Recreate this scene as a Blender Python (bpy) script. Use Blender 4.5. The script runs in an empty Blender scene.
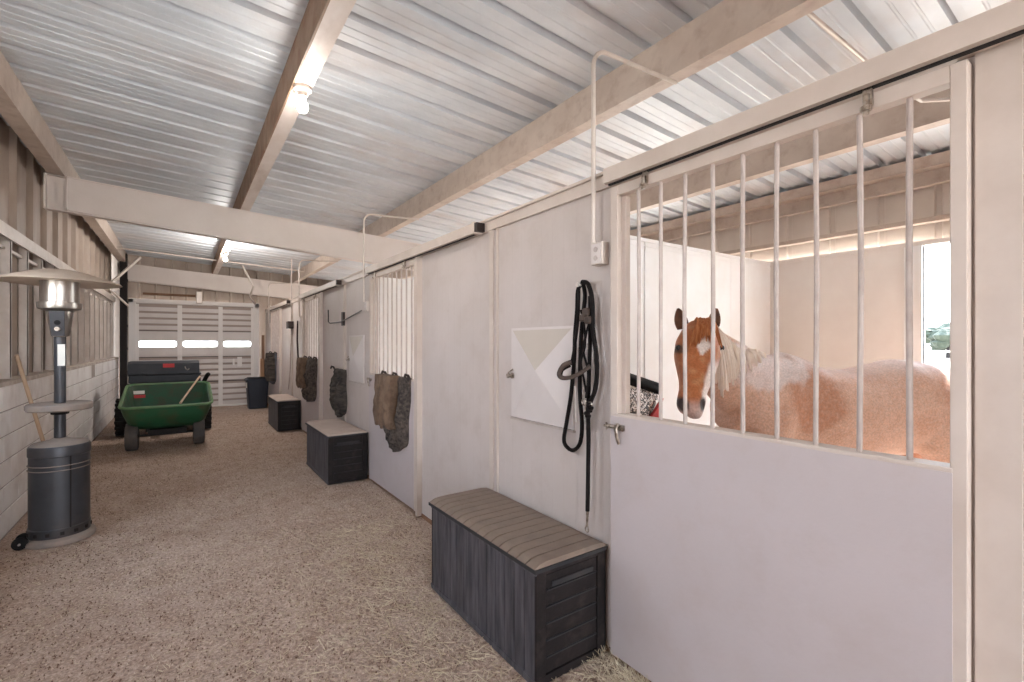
import bpy, bmesh, math, random
from mathutils import Vector, Matrix, noise
random.seed(7)
PI = math.pi
SC = bpy.context.scene
COL = SC.collection
# ------------------------------------------------------------------ camera
YAW = math.radians(35.0); CS, SN = math.cos(YAW), math.sin(YAW); F = 470.0; EYE = 1.55
HV = 343.0
def cam2w(xc, zc, z):            # camera-heading frame -> world
    return Vector((xc*CS + zc*SN, -xc*SN + zc*CS, z))
def onx(u, v, X):                # point on the vertical plane x = X
    t = (u-512)/F
    Y = X*(CS - t*SN)/(SN + t*CS)
    zc = X*SN + Y*CS
    return Vector((X, Y, EYE - (v-HV)*zc/F))
cd = bpy.data.cameras.new('camera'); cam = bpy.data.objects.new('camera', cd); COL.objects.link(cam)
cam.location = (0, 0, EYE); cam.rotation_euler = (PI/2, 0, -YAW)
cd.sensor_width = 36; cd.lens = 36*F/1024; cd.shift_y = 2/1024; cd.clip_end = 3000; cd.clip_start = .05
SC.camera = cam

# ------------------------------------------------------------------ materials
DESAT = .72
def paint(c, k=None):
    k = DESAT if k is None else k
    g = .3*c[0]+.59*c[1]+.11*c[2]
    return tuple(g+(x-g)*k for x in c)
def srgb(h):
    if isinstance(h, str):
        c = [int(h[i:i+2], 16)/255 for i in (0, 2, 4)]
    else:
        c = [x/255 for x in h]
    return tuple((x/12.92 if x <= .04045 else ((x+.055)/1.055)**2.4) for x in c) + (1,)
def mat(name, base, rough=.6, metal=0.0, var=None, scale=8, amt=.5, bump=0.0, bscale=40, stretch=(1, 1, 1),
        spec=.4, var2=None, scale2=3, amt2=.3, stripes=None, detail=6, coord='Object', bdist=.01):
    m = bpy.data.materials.new(name); m.use_nodes = True
    nt = m.node_tree; N = nt.nodes; L = nt.links
    b = N['Principled BSDF']; b.inputs['Roughness'].default_value = rough; b.inputs['Metallic'].default_value = metal
    b.inputs['Specular IOR Level'].default_value = spec
    tc = N.new('ShaderNodeTexCoord'); mp = N.new('ShaderNodeMapping'); mp.inputs['Scale'].default_value = stretch
    L.new(tc.outputs[coord], mp.inputs['Vector'])
    col = None
    rgb = N.new('ShaderNodeRGB'); rgb.outputs[0].default_value = srgb(base); col = rgb.outputs[0]
    def layer(col, c2, sc, am, det, lo=.35, hi=.65):
        n = N.new('ShaderNodeTexNoise'); n.inputs['Scale'].default_value = sc; n.inputs['Detail'].default_value = det
        n.inputs['Roughness'].default_value = .6
        L.new(mp.outputs[0], n.inputs['Vector'])
        r = N.new('ShaderNodeMapRange'); r.inputs['From Min'].default_value = lo; r.inputs['From Max'].default_value = hi
        r.inputs['To Max'].default_value = am
        L.new(n.outputs[0], r.inputs['Value'])
        mx = N.new('ShaderNodeMix'); mx.data_type = 'RGBA'; L.new(r.outputs[0], mx.inputs[0])
        L.new(col, mx.inputs[6]); mx.inputs[7].default_value = srgb(c2)
        return mx.outputs[2]
    if var: col = layer(col, var, scale, amt, detail)
    if var2: col = layer(col, var2, scale2, amt2, 4, .5, .75)
    L.new(col, b.inputs['Base Color'])
    h = None
    if bump:
        n = N.new('ShaderNodeTexNoise'); n.inputs['Scale'].default_value = bscale; n.inputs['Detail'].default_value = 5
        L.new(mp.outputs[0], n.inputs['Vector']); h = n.outputs[0]
        bp = N.new('ShaderNodeBump'); bp.inputs['Strength'].default_value = bump; bp.inputs['Distance'].default_value = bdist
        L.new(h, bp.inputs['Height']); L.new(bp.outputs[0], b.inputs['Normal'])
    if stripes:       # (axis, period, depth)
        ax, per, dep = stripes
        sp = N.new('ShaderNodeSeparateXYZ'); L.new(tc.outputs[coord], sp.inputs[0])
        dv = N.new('ShaderNodeMath'); dv.operation = 'DIVIDE'; dv.inputs[1].default_value = per; L.new(sp.outputs[ax], dv.inputs[0])
        fr = N.new('ShaderNodeMath'); fr.operation = 'FRACT'; L.new(dv.outputs[0], fr.inputs[0])
        pp = N.new('ShaderNodeMath'); pp.operation = 'PINGPONG'; pp.inputs[1].default_value = .5; L.new(fr.outputs[0], pp.inputs[0])
        mr = N.new('ShaderNodeMapRange'); mr.inputs['From Max'].default_value = .12; L.new(pp.outputs[0], mr.inputs['Value'])
        bp2 = N.new('ShaderNodeBump'); bp2.inputs['Strength'].default_value = dep; bp2.inputs['Distance'].default_value = .003
        L.new(mr.outputs[0], bp2.inputs['Height'])
        if bump: L.new(bp.outputs[0], bp2.inputs['Normal'])
        L.new(bp2.outputs[0], b.inputs['Normal'])
    return m
def emis(name, c, s):
    m = bpy.data.materials.new(name); m.use_nodes = True; b = m.node_tree.nodes['Principled BSDF']
    b.inputs['Base Color'].default_value = srgb(c); b.inputs['Emission Color'].default_value = srgb(c); b.inputs['Emission Strength'].default_value = s
    return m
M = {}
M['wall'] = mat('stall_paint', paint((198, 182, 175)), .55, var=paint((188, 171, 161)), scale=2.2, amt=.6, var2=paint((176, 152, 136)), scale2=5, amt2=.35, stripes=(1, .1, .35), bump=.08, bscale=60)
M['door'] = mat('door_paint', paint((190, 175, 175)), .5, var=paint((180, 165, 162)), scale=1.6, amt=.6, var2=paint((178, 156, 145)), scale2=7, amt2=.3, bump=.08, bscale=50)
M['trimp'] = mat('trim_paint', paint((205, 186, 172)), .5, var=paint((186, 164, 148)), scale=4, amt=.6)
M['hatch'] = mat('hatch_paint', paint((211, 198, 193)), .5, var=paint((198, 184, 177)), scale=5, amt=.4)
M['hatch_tan'] = mat('hatch_shade_tan', paint((192, 176, 160)), .5, var=paint((184, 167, 150)), scale=5, amt=.4)  # darker tan puts the shading of the upper fold into the colour
M['beam'] = mat('beam_paint', paint((228, 212, 202)), .5, var=paint((214, 196, 184)), scale=2, amt=.6, bump=.05, bscale=40)
M['purlin'] = mat('purlin_paint', paint((206, 184, 166)), .5, var=paint((178, 150, 130)), scale=3, amt=.6, var2=paint((150, 110, 85)), scale2=9, amt2=.4)
M['rusty'] = mat('rusty_purlin', paint((222, 206, 196)), .55, var=paint((200, 176, 158)), scale=6, amt=.6, var2=paint((160, 120, 95)), scale2=5, amt2=.4, stretch=(1, .4, 1))
M['rustshade'] = mat('rust_and_shade_web', (150, 124, 104), .65, var=(112, 84, 64), scale=5, amt=.8, var2=(120, 66, 36), scale2=7, amt2=.8)  # web brown holds rust stain plus the shaded side painted into the colour
M['galv'] = mat('galvanised_sheet', paint((216, 220, 225)), .5, .25, var=paint((188, 194, 202)), scale=1.4, amt=.8, var2=paint((190, 154, 130)), scale2=1.0, amt2=.4, bump=.12, bscale=120, stretch=(1, 1.6, 1))
M['siding'] = mat('siding_paint', paint((190, 168, 150)), .6, var=paint((166, 140, 120)), scale=2.5, amt=.7, var2=paint((140, 108, 86)), scale2=4, amt2=.4, stretch=(1, 1, .35))
M['siding_in'] = mat('siding_pale', paint((222, 204, 188)), .6, var=paint((206, 184, 168)), scale=2.5, amt=.6)
M['stud'] = mat('stud_paint', paint((224, 210, 198)), .5, var=paint((200, 178, 162)), scale=5, amt=.6)
M['white'] = mat('white_partition', paint((236, 234, 232), .6), .6, var=paint((226, 216, 206)), scale=1.8, amt=.6)
M['cream'] = mat('cream_board', paint((232, 222, 212)), .6, var=paint((220, 206, 194)), scale=2, amt=.6)
M['bar'] = mat('bar_paint', paint((190, 172, 162)), .4, .1, var=paint((160, 140, 130)), scale=14, amt=.6)
M['conduit'] = mat('conduit_paint', paint((212, 196, 184)), .4, .2, var=paint((188, 168, 152)), scale=9, amt=.5)
M['black'] = mat('black_rubber', (18, 16, 16), .7, bump=.3, bscale=80, spec=.18)
M['dark'] = mat('dark_gap', (31, 26, 25), .8)
M['steel'] = mat('brushed_steel', (176, 170, 164), .3, .9, var=(130, 115, 100), scale=14, amt=.5, stretch=(3, 3, .5))
M['hood'] = mat('dusty_aluminium', (206, 188, 170), .45, .55, var=(184, 160, 140), scale=4, amt=.6)
M['htr'] = mat('heater_charcoal', (70, 71, 75), .42, .5, var=(57, 55, 57), scale=5, amt=.6, var2=(112, 97, 86), scale2=3, amt2=.35, stripes=None)
M['htrtop'] = mat('dusty_charcoal', (126, 115, 109), .75, .1, var=(151, 135, 122), scale=5, amt=.8)
M['green'] = mat('green_poly', (26, 78, 50), .5, var=(42, 77, 50), scale=3, amt=.7, var2=(78, 64, 44), scale2=3.5, amt2=.85, bump=.05)
M['greenin'] = mat('green_poly_muddy', (24, 79, 55), .55, var=(52, 54, 38), scale=3.0, amt=.9, var2=(68, 52, 35), scale2=5, amt2=.85)
M['greenrim'] = mat('green_rim_worn', (73, 113, 73), .5, var=(112, 128, 88), scale=8, amt=.7)
M['tyre'] = mat('tyre_grey', (63, 60, 60), .85, var=(88, 78, 70), scale=7, amt=.7, bump=.3, bscale=50)
M['blacktyre'] = mat('black_tyre', (18, 17, 18), .85, var=(42, 36, 33), scale=9, amt=.5)
M['boxblk'] = mat('black_plastic', (39, 39, 42), .5, var=(58, 56, 56), scale=6, amt=.7, var2=(84, 74, 68), scale2=4, amt2=.3, spec=.18)
M['toolbox'] = mat('grey_toolbox', (41, 44, 50), .55, var=(57, 57, 61), scale=6, amt=.5)
M['deck'] = mat('deck_box_plastic', (50, 49, 54), .6, var=(104, 99, 104), scale=9, amt=.7, var2=(22, 20, 22), scale2=6, amt2=.6, bump=.25, bscale=30, stretch=(1, 2.5, .3))
M['deckend'] = mat('deck_box_end', (27, 23, 23), .6, var=(40, 34, 33), scale=6, amt=.7, var2=(74, 64, 59), scale2=14, amt2=.4, bump=.2, spec=.18)
M['lid'] = mat('dusty_lid', (118, 101, 89), .85, var=(139, 122, 108), scale=4, amt=.8, var2=(79, 68, 63), scale2=4, amt2=.75, bump=.15)
M['lid2'] = mat('dusty_lid_pale', (186, 168, 156), .85, var=(166, 148, 136), scale=6, amt=.6, bump=.1)
M['bin'] = mat('navy_bin', (31, 36, 46), .5, var=(40, 43, 54), scale=4, amt=.5)
M['paper'] = mat('pale_label', (222, 218, 210), .7)
M['redlab'] = mat('red_label', (186, 58, 58), .6)
M['wood'] = mat('wood_handle', (196, 168, 142), .6, var=(170, 140, 112), scale=12, amt=.6, stretch=(1, 1, .2))
M['board'] = mat('brown_board', (132, 100, 78), .8, var=(110, 80, 60), scale=8, amt=.6, stretch=(2, 2, .3))
M['board2'] = mat('tan_board', (170, 132, 100), .8, var=(150, 110, 82), scale=8, amt=.6, stretch=(2, 2, .3))
M['rope'] = mat('black_leather', (13, 9, 9), .7, var=(26, 19, 18), scale=30, amt=.6, bump=.2, bscale=150, spec=.15)
M['brownlea'] = mat('brown_noseband', (72, 58, 50), .6, var=(58, 44, 37), scale=30, amt=.6)
M['cord'] = mat('pale_cord', (206, 196, 188), .6)
M['chrome'] = mat('worn_chrome', (190, 180, 168), .3, .9, var=(90, 66, 50), scale=50, amt=.8)
M['iron'] = mat('dark_iron', (56, 46, 43), .5, .5)
M['blk1'] = mat('camouflage_cloth', (38, 32, 30), .95, var=(98, 86, 78), scale=34, amt=.9, var2=(25, 21, 21), scale2=12, amt2=.95, bump=.3, bscale=90)
M['blk2'] = mat('brown_fleece', (92, 72, 58), .95, var=(124, 102, 84), scale=9, amt=.8, var2=(68, 51, 40), scale2=14, amt2=.7, bump=.3, bscale=120)
M['blk3'] = mat('dark_quilt', (40, 36, 36), .95, var=(98, 88, 79), scale=8, amt=.7, var2=(23, 21, 22), scale2=6, amt2=.8, stretch=(1, 1, 3))
M['blk4'] = mat('grey_quilt', (76, 78, 86), .95, var=(104, 104, 110), scale=8, amt=.7, var2=(48, 44, 48), scale2=6, amt2=.8)
M['block'] = mat('block_paint', paint((240, 232, 226)), .7, var=paint((226, 214, 206)), scale=3, amt=.7, var2=paint((184, 160, 142)), scale2=2.5, amt2=.5, bump=.3, bscale=70)
M['mortar'] = mat('mortar', paint((172, 154, 142)), .9)
M['ledge'] = mat('dusty_ledge', paint((204, 186, 170)), .9, var=paint((172, 150, 132)), scale=7, amt=.8, bump=.3)
M['gar'] = mat('garage_paint', paint((222, 210, 204)), .55, var=paint((206, 192, 184)), scale=2, amt=.6)
M['gargroove'] = mat('groove_shade_paint', (166, 150, 142), .7)  # darker backing: shade between the pressed ribs painted into the colour
M['garrib'] = mat('garage_rail', paint((232, 222, 216)), .55)
M['mane'] = mat('cream_mane', (252, 242, 232), .8, var=(240, 222, 204), scale=20, amt=.7, stretch=(3, 3, .5))
M['forelock'] = mat('chestnut_forelock', (168, 96, 52), .8, var=(206, 146, 98), scale=25, amt=.7, stretch=(3, 3, .5))
M['eye'] = mat('dark_eye', (22, 18, 24), .12, spec=.8)
M['bagblack'] = None
M['porcelain'] = mat('porcelain', (214, 200, 190), .4)
M['bulb'] = emis('bulb_glow', (255, 246, 232), 14)
M['dirt'] = None
def glass():
    m = bpy.data.materials.new('clear_pane'); m.use_nodes = True; nt = m.node_tree; N = nt.nodes; L = nt.links
    b = N['Principled BSDF']; b.inputs['Roughness'].default_value = .25; b.inputs['Base Color'].default_value = (.95, .97, 1, 1)
    b.inputs['Transmission Weight'].default_value = 1.0; b.inputs['IOR'].default_value = 1.05
    return m
M['glass'] = glass()
def dirt():
    m = bpy.data.materials.new('aisle_dirt'); m.use_nodes = True; nt = m.node_tree; N = nt.nodes; L = nt.links
    b = N['Principled BSDF']; b.inputs['Roughness'].default_value = .95; b.inputs['Specular IOR Level'].default_value = .15
    tc = N.new('ShaderNodeTexCoord')
    def nz(s, d, r=.6):
        n = N.new('ShaderNodeTexNoise'); n.inputs['Scale'].default_value = s; n.inputs['Detail'].default_value = d; n.inputs['Roughness'].default_value = r
        L.new(tc.outputs['Object'], n.inputs['Vector']); return n.outputs[0]
    def ramp(o, pts):
        r = N.new('ShaderNodeValToRGB'); L.new(o, r.inputs[0]); e = r.color_ramp.elements
        e[0].position, e[0].color = pts[0][0], srgb(pts[0][1]); e[1].position, e[1].color = pts[1][0], srgb(pts[1][1])
        for p, c in pts[2:]:
            k = e.new(p); k.color = srgb(c)
        return r.outputs[0]
    big = ramp(nz(.9, 5), [(.35, (158, 130, 112)), (.65, (188, 166, 150))])
    fine = ramp(nz(64, 9, .8), [(.40, (66, 46, 36)), (.62, (228, 206, 188)), (.49, (164, 138, 122))])
    mx = N.new('ShaderNodeMix'); mx.data_type = 'RGBA'; mx.inputs[0].default_value = .62; L.new(big, mx.inputs[6]); L.new(fine, mx.inputs[7])
    vo = N.new('ShaderNodeTexVoronoi'); vo.inputs['Scale'].default_value = 38; L.new(tc.outputs['Object'], vo.inputs['Vector'])
    mid = ramp(nz(5, 7, .7), [(.36, (150, 126, 110)), (.6, (212, 194, 180))])
    mx2 = N.new('ShaderNodeMix'); mx2.data_type = 'RGBA'; mx2.inputs[0].default_value = .22; L.new(mx.outputs[2], mx2.inputs[6]); L.new(mid, mx2.inputs[7])
    L.new(mx2.outputs[2], b.inputs['Base Color'])
    ad = N.new('ShaderNodeMath'); ad.operation = 'ADD'; L.new(nz(40, 8, .7), ad.inputs[0]); L.new(vo.outputs['Distance'], ad.inputs[1])
    bp = N.new('ShaderNodeBump'); bp.inputs['Strength'].default_value = .55; bp.inputs['Distance'].default_value = .02
    L.new(ad.outputs[0], bp.inputs['Height']); L.new(bp.outputs[0], b.inputs['Normal'])
    return m
M['dirt'] = dirt()
M['sand'] = mat('pale_paddock_sand', paint((214, 200, 180)), .95, var=paint((196, 180, 156)), scale=.4, amt=.6)
M['straw'] = mat('straw', (204, 188, 162), .8, var=(160, 138, 110), scale=3, amt=.8)
M['crumb'] = mat('dark_crumb', (112, 86, 70), .95)
M['crumb2'] = mat('pale_crumb', (202, 182, 162), .95)
M['leafm'] = mat('dusty_green_leaf', (58, 64, 52), .8, var=(36, 44, 34), scale=1.5, amt=.8, bump=.6, bscale=3, bdist=.3)
M['hill'] = mat('hazy_hill', (168, 180, 170), .95, var=(150, 166, 150), scale=.02, amt=.6)
def bagmat():
    m = mat('printed_black_sack', (38, 34, 34), .45)
    nt = m.node_tree; N = nt.nodes; L = nt.links; b = N['Principled BSDF']
    tc = N.new('ShaderNodeTexCoord'); n = N.new('ShaderNodeTexNoise'); n.inputs['Scale'].default_value = 26; n.inputs['Detail'].default_value = 3
    n.inputs['Distortion'].default_value = 2.5
    L.new(tc.outputs['Object'], n.inputs['Vector'])
    r = N.new('ShaderNodeValToRGB'); r.color_ramp.interpolation = 'CONSTANT'
    e = r.color_ramp.elements; e[0].color = srgb((40, 34, 34)); e[1].position = .53; e[1].color = srgb((228, 220, 212))
    k = e.new(.47); k.color = srgb((132, 108, 92))
    L.new(n.outputs[0], r.inputs[0]); L.new(r.outputs[0], b.inputs['Base Color']); return m
M['bagprint'] = bagmat()

# ------------------------------------------------------------------ geometry helpers
class MB:
    def __init__(s): s.bm = bmesh.new()
    def box(s, x0, x1, y0, y1, z0, z1, mi=0, mt=None):
        vs = [Vector((x, y, z)) for z in (z0, z1) for y in (y0, y1) for x in (x0, x1)]
        if mt is not None: vs = [mt @ v for v in vs]
        v = [s.bm.verts.new(p) for p in vs]
        for f in ((0, 2, 3, 1), (4, 5, 7, 6), (0, 1, 5, 4), (2, 6, 7, 3), (0, 4, 6, 2), (1, 3, 7, 5)):
            fc = s.bm.faces.new([v[i] for i in f]); fc.material_index = mi
        return s
    def prism(s, pts, d, mi=0):       # closed polygon (3D points) extruded by vector d
        a = [s.bm.verts.new(Vector(p)) for p in pts]; b = [s.bm.verts.new(Vector(p)+Vector(d)) for p in pts]
        n = len(a); s.bm.faces.new(a[::-1]).material_index = mi; s.bm.faces.new(b).material_index = mi
        for i in range(n): s.bm.faces.new((a[i], a[(i+1) % n], b[(i+1) % n], b[i])).material_index = mi
        return s
    def tube(s, pts, r, n=8, closed=False, cap=True, mi=0, flat=1.0, upv=None):
        pts = [Vector(p) for p in pts]; rr = r if isinstance(r, (list, tuple)) else [r]*len(pts)
        rings = []; m = len(pts); prev = None
        for i, p in enumerate(pts):
            if closed: t = pts[(i+1) % m]-pts[i-1]
            else: t = pts[min(i+1, m-1)]-pts[max(i-1, 0)]
            t.normalize()
            if prev is None:
                a = Vector(upv) if upv else (Vector((0, 0, 1)) if abs(t.z) < .9 else Vector((1, 0, 0)))
                x = (a - t*a.dot(t)).normalized()
            else: x = (prev - t*prev.dot(t)).normalized()
            prev = x; y = t.cross(x)
            rings.append([s.bm.verts.new(p + (x*math.cos(2*PI*k/n) + y*math.sin(2*PI*k/n)*flat)*rr[i]) for k in range(n)])
        for i in range(m if closed else m-1):
            A, B = rings[i], rings[(i+1) % m]
            for k in range(n): s.bm.faces.new((A[k], A[(k+1) % n], B[(k+1) % n], B[k])).material_index = mi
        if cap and not closed:
            s.bm.faces.new(rings[0][::-1]).material_index = mi; s.bm.faces.new(rings[-1]).material_index = mi
        return s
    def lathe(s, prof, c=(0, 0, 0), n=32, mt=None, mi=0):     # prof: (r, z); closed at r=0 ends
        rings = []
        for r, z in prof:
            if r < 1e-6: pts = [Vector((0, 0, z))]
            else: pts = [Vector((r*math.cos(2*PI*k/n), r*math.sin(2*PI*k/n), z)) for k in range(n)]
            if mt is not None: pts = [mt @ p for p in pts]
            rings.append([s.bm.verts.new(p+Vector(c)) for p in pts])
        for A, B in zip(rings, rings[1:]):
            for k in range(n):
                q = (k+1) % n
                if len(A) == 1 and len(B) == 1: continue
                if len(A) == 1: f = (A[0], B[q], B[k])
                elif len(B) == 1: f = (A[k], A[q], B[0])
                else: f = (A[k], A[q], B[q], B[k])
                s.bm.faces.new(f).material_index = mi
        return s
    def loft(s, rings):      # rings: lists of equal length
        R = [[s.bm.verts.new(Vector(p)) for p in r] for r in rings]; n = len(R[0])
        for A, B in zip(R, R[1:]):
            for k in range(n): s.bm.faces.new((A[k], A[(k+1) % n], B[(k+1) % n], B[k]))
        s.bm.faces.new(R[0][::-1]); s.bm.faces.new(R[-1])
        return s
    def build(s, name, m, parent=None, smooth=False, bevel=0, world=True):
        bmesh.ops.recalc_face_normals(s.bm, faces=s.bm.faces)
        me = bpy.data.meshes.new(name)
        if parent is not None:
            inv = parent.get('_o'); off = Vector(abs_loc(parent)); R = Matrix.Rotation(-abs_rot(parent), 4, 'Z') if world else None
            if world:
                for v in s.bm.verts: v.co = R @ (v.co - off)
        s.bm.to_mesh(me); s.bm.free()
        for x in (m if isinstance(m, (list, tuple)) else [m]): me.materials.append(x)
        o = bpy.data.objects.new(name, me); COL.objects.link(o)
        if smooth:
            for p in me.polygons: p.use_smooth = True
            me.set_sharp_from_angle(angle=math.radians(38))
        if bevel:
            b = o.modifiers.new('bevel', 'BEVEL'); b.width = bevel; b.segments = 2; b.limit_method = 'ANGLE'
        if parent is not None: o.parent = parent
        return o
def abs_loc(o):
    p = Vector(o.location)
    return p if o.parent is None else abs_loc(o.parent) + p
def abs_rot(o):
    return 0 if o.parent is None and o.type != 'EMPTY' else (o.rotation_euler.z if o.parent is None else abs_rot(o.parent))
def tag(o, label=None, cat=None, group=None, kind=None):
    if label: o['label'] = label
    if cat: o['category'] = cat
    if group: o['group'] = group
    if kind: o['kind'] = kind
    return o
def empty(name, loc, label, cat, group=None, rz=0):
    o = bpy.data.objects.new(name, None); COL.objects.link(o); o.location = loc; o.rotation_euler.z = rz; o.empty_display_size = .1
    return tag(o, label, cat, group)
def struct(o, label, cat): return tag(o, label, cat, None, 'structure')
def copy_tree(o, parent=None):
    c = o.copy(); COL.objects.link(c)
    if parent is not None: c.parent = parent
    for ch in [x for x in list(bpy.data.objects) if x.parent is o]: copy_tree(ch, c)
    return c

# ------------------------------------------------------------------ ground
XW = 1.76      # face of the stall wall
def grid(x0, x1, y0, y1, nx, ny, amp, z=0):
    bm = bmesh.new(); V = [[None]*(ny+1) for _ in range(nx+1)]
    for i in range(nx+1):
        for j in range(ny+1):
            x = x0+(x1-x0)*i/nx; y = y0+(y1-y0)*j/ny
            h = noise.noise(Vector((x*1.3, y*1.3, 0)))*amp + noise.noise(Vector((x*6, y*6, 3)))*amp*.45 - amp*.9
            V[i][j] = bm.verts.new((x, y, z+h))
    for i in range(nx):
        for j in range(ny): bm.faces.new((V[i][j], V[i+1][j], V[i+1][j+1], V[i][j+1]))
    mb = MB(); mb.bm.free(); mb.bm = bm; return mb
f = grid(-1.4, 5.45, -5, 14, 140, 380, .012).build('floor', M['dirt'], smooth=True)
struct(f, 'brown dirt floor of the barn aisle and stalls scattered with straw', 'floor')
mb = MB(); mb.box(-900, 900, -900, 900, -.5, -.04)
struct(mb.build('ground', M['sand']), 'pale sandy ground outside the barn', 'ground')

# straw litter
bm = bmesh.new()
def straw(x, y, L, w, a, tilt, z=.002):
    d = Vector((math.cos(a)*math.cos(tilt), math.sin(a)*math.cos(tilt), math.sin(tilt)))*L
    n = Vector((-math.sin(a), math.cos(a), 0))*w
    p = Vector((x, y, z)); up = Vector((0, 0, w))
    q = [bm.verts.new(p-n), bm.verts.new(p+n), bm.verts.new(p+up)]
    r = [bm.verts.new(p+d-n), bm.verts.new(p+d+n), bm.verts.new(p+d+up)]
    for k in range(3): bm.faces.new((q[k], q[(k+1) % 3], r[(k+1) % 3], r[k]))
for i in range(14000):
    y = .6 + 8*random.random()**1.7; x = random.uniform(-1.1, 1.7)
    dens = noise.noise(Vector((x*1.1, y*1.1, 9)))
    if random.random() > .55+dens: continue
    if x > 1.26 and (1.6 < y < 2.8 or 5.3 < y < 6.5): continue
    if math.hypot(x+.8, y-5.12) < .26: continue
    straw(x, y, random.uniform(.012, .05), random.uniform(.0009, .0018), random.uniform(0, PI), random.uniform(0, .2))
for i in range(1800):
    y = random.uniform(1.2, 4.0); x = random.gauss(1.15 if y > 1.7 else 1.45, .28)
    if x > 1.7 or (1.28 < x and 1.64 < y < 2.8): continue
    straw(x, y, random.uniform(.03, .09), random.uniform(.001, .002), random.uniform(0, PI), random.uniform(0, .2))
mb = MB(); mb.bm.free(); mb.bm = bm
tag(mb.build('straw_litter', M['straw']), 'loose pale straw scattered over the dirt aisle floor', 'straw', None, 'stuff')
# crumbs of dirt and shavings
bm = bmesh.new()
for i in range(26000):
    y = .7 + 11.5*random.random()**1.7; x = random.uniform(-1.12, 1.7)
    if x > 1.26 and (1.6 < y < 2.8 or 5.3 < y < 6.5): continue
    if math.hypot(x+.8, y-5.12) < .26: continue
    sz = random.uniform(.0015, .0042); a = random.uniform(0, 6.3)
    b_ = [bm.verts.new((x+sz*1.6*math.cos(a+q*2.1)*random.uniform(.6, 1.3), y+sz*1.6*math.sin(a+q*2.1), -.006)) for q in range(3)]
    t_ = bm.verts.new((x, y, sz*.8))
    k_ = 0 if random.random() < .75 else 1
    for q in range(3): bm.faces.new((b_[q], b_[(q+1) % 3], t_)).material_index = k_
    bm.faces.new(b_[::-1]).material_index = k_
mb = MB(); mb.bm.free(); mb.bm = bm
tag(mb.build('dirt_crumbs', [M['crumb'], M['crumb2']]), 'small dark and pale crumbs of dirt and shavings strewn over the aisle floor', 'dirt', None, 'stuff')
# small hay clumps by the door
bm = bmesh.new()
for i in range(500):
    straw(random.gauss(1.66, .05), random.gauss(1.42, .16), random.uniform(.02, .06), .0012, random.uniform(0, PI), random.uniform(0, .9), random.uniform(0, .03))
mb = MB(); mb.bm.free(); mb.bm = bm
tag(mb.build('hay_wisps', M['straw']), 'wisps of hay heaped at the foot of the horse door', 'hay', None, 'stuff')

# ------------------------------------------------------------------ roof
RS = .058
def roofz(x): return 3.493 - RS*x
def sheet(prof, axis_pts):     # prof: list of (s, h); axis_pts two fn -> points
    pass
def rib_profile(a, b, per, wid, top, h):
    out = []; y = a
    while y < b:
        out += [(y, 0), (min(y+per-wid, b), 0), (min(y+per-wid+(wid-top)/2, b), h), (min(y+per-(wid-top)/2, b), h)]
        y += per
    out.append((b, 0)); return out
mb = MB(); bm = mb.bm
pr = []; y = -4.6
while y < 13.7:
    pr += [(y, 0), (y+.065, 0), (y+.070, .004), (y+.080, .004), (y+.085, 0), (y+.142, 0), (y+.147, .004), (y+.157, .004), (y+.162, 0), (y+.228, 0), (y+.240, .042), (y+.284, .042)]; y += .296
x0, x1 = -1.45, 5.75
rows = []
for y, h in pr:
    rows.append([bm.verts.new((x, y, roofz(x)+h+.004)) for x in (x0, x1)] + [bm.verts.new((x, y, roofz(x)+h+.012)) for x in (x1, x0)])
for A, B in zip(rows, rows[1:]):
    for k in range(4):
        if (A[k].co-B[k].co).length < 1e-6: continue
        bm.faces.new((A[k], A[(k+1) % 4], B[(k+1) % 4], B[k]))
struct(mb.build('ceiling', M['galv']), 'ribbed galvanised steel roof sheeting over the aisle', 'ceiling')
# purlins : web + bottom flange (C section)
def purlin(X, Y0, Y1, m, w=.1, d=.24, name='roof_purlin', lab=''):
    mb = MB(); zt = roofz(X); zb = zt-d; xw = X if X > 0 else X+w-.012
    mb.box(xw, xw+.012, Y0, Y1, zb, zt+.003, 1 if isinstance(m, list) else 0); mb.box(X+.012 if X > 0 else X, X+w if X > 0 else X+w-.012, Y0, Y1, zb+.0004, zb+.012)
    mb.box(X+.013, X+w-.013, Y0, Y1, zt-.01, zt-.008)
    return struct(mb.build(name, m), lab, 'purlin')
purlin(-1.155, -4.6, 13.6, M['purlin'], w=.13, lab='pale steel purlin above the left wall')
purlin(.577, -4.6, 13.6, [M['rusty'], M['rustshade']], w=.117, lab='rust-stained purlin down the middle of the aisle roof holding the bulbs')
purlin(2.34, -4.6, 13.6, M['purlin'], lab='tan purlin running above the stall fronts')
purlin(4.09, -4.6, 13.6, M['purlin'], lab='tan purlin above the middle of the stalls')
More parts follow.
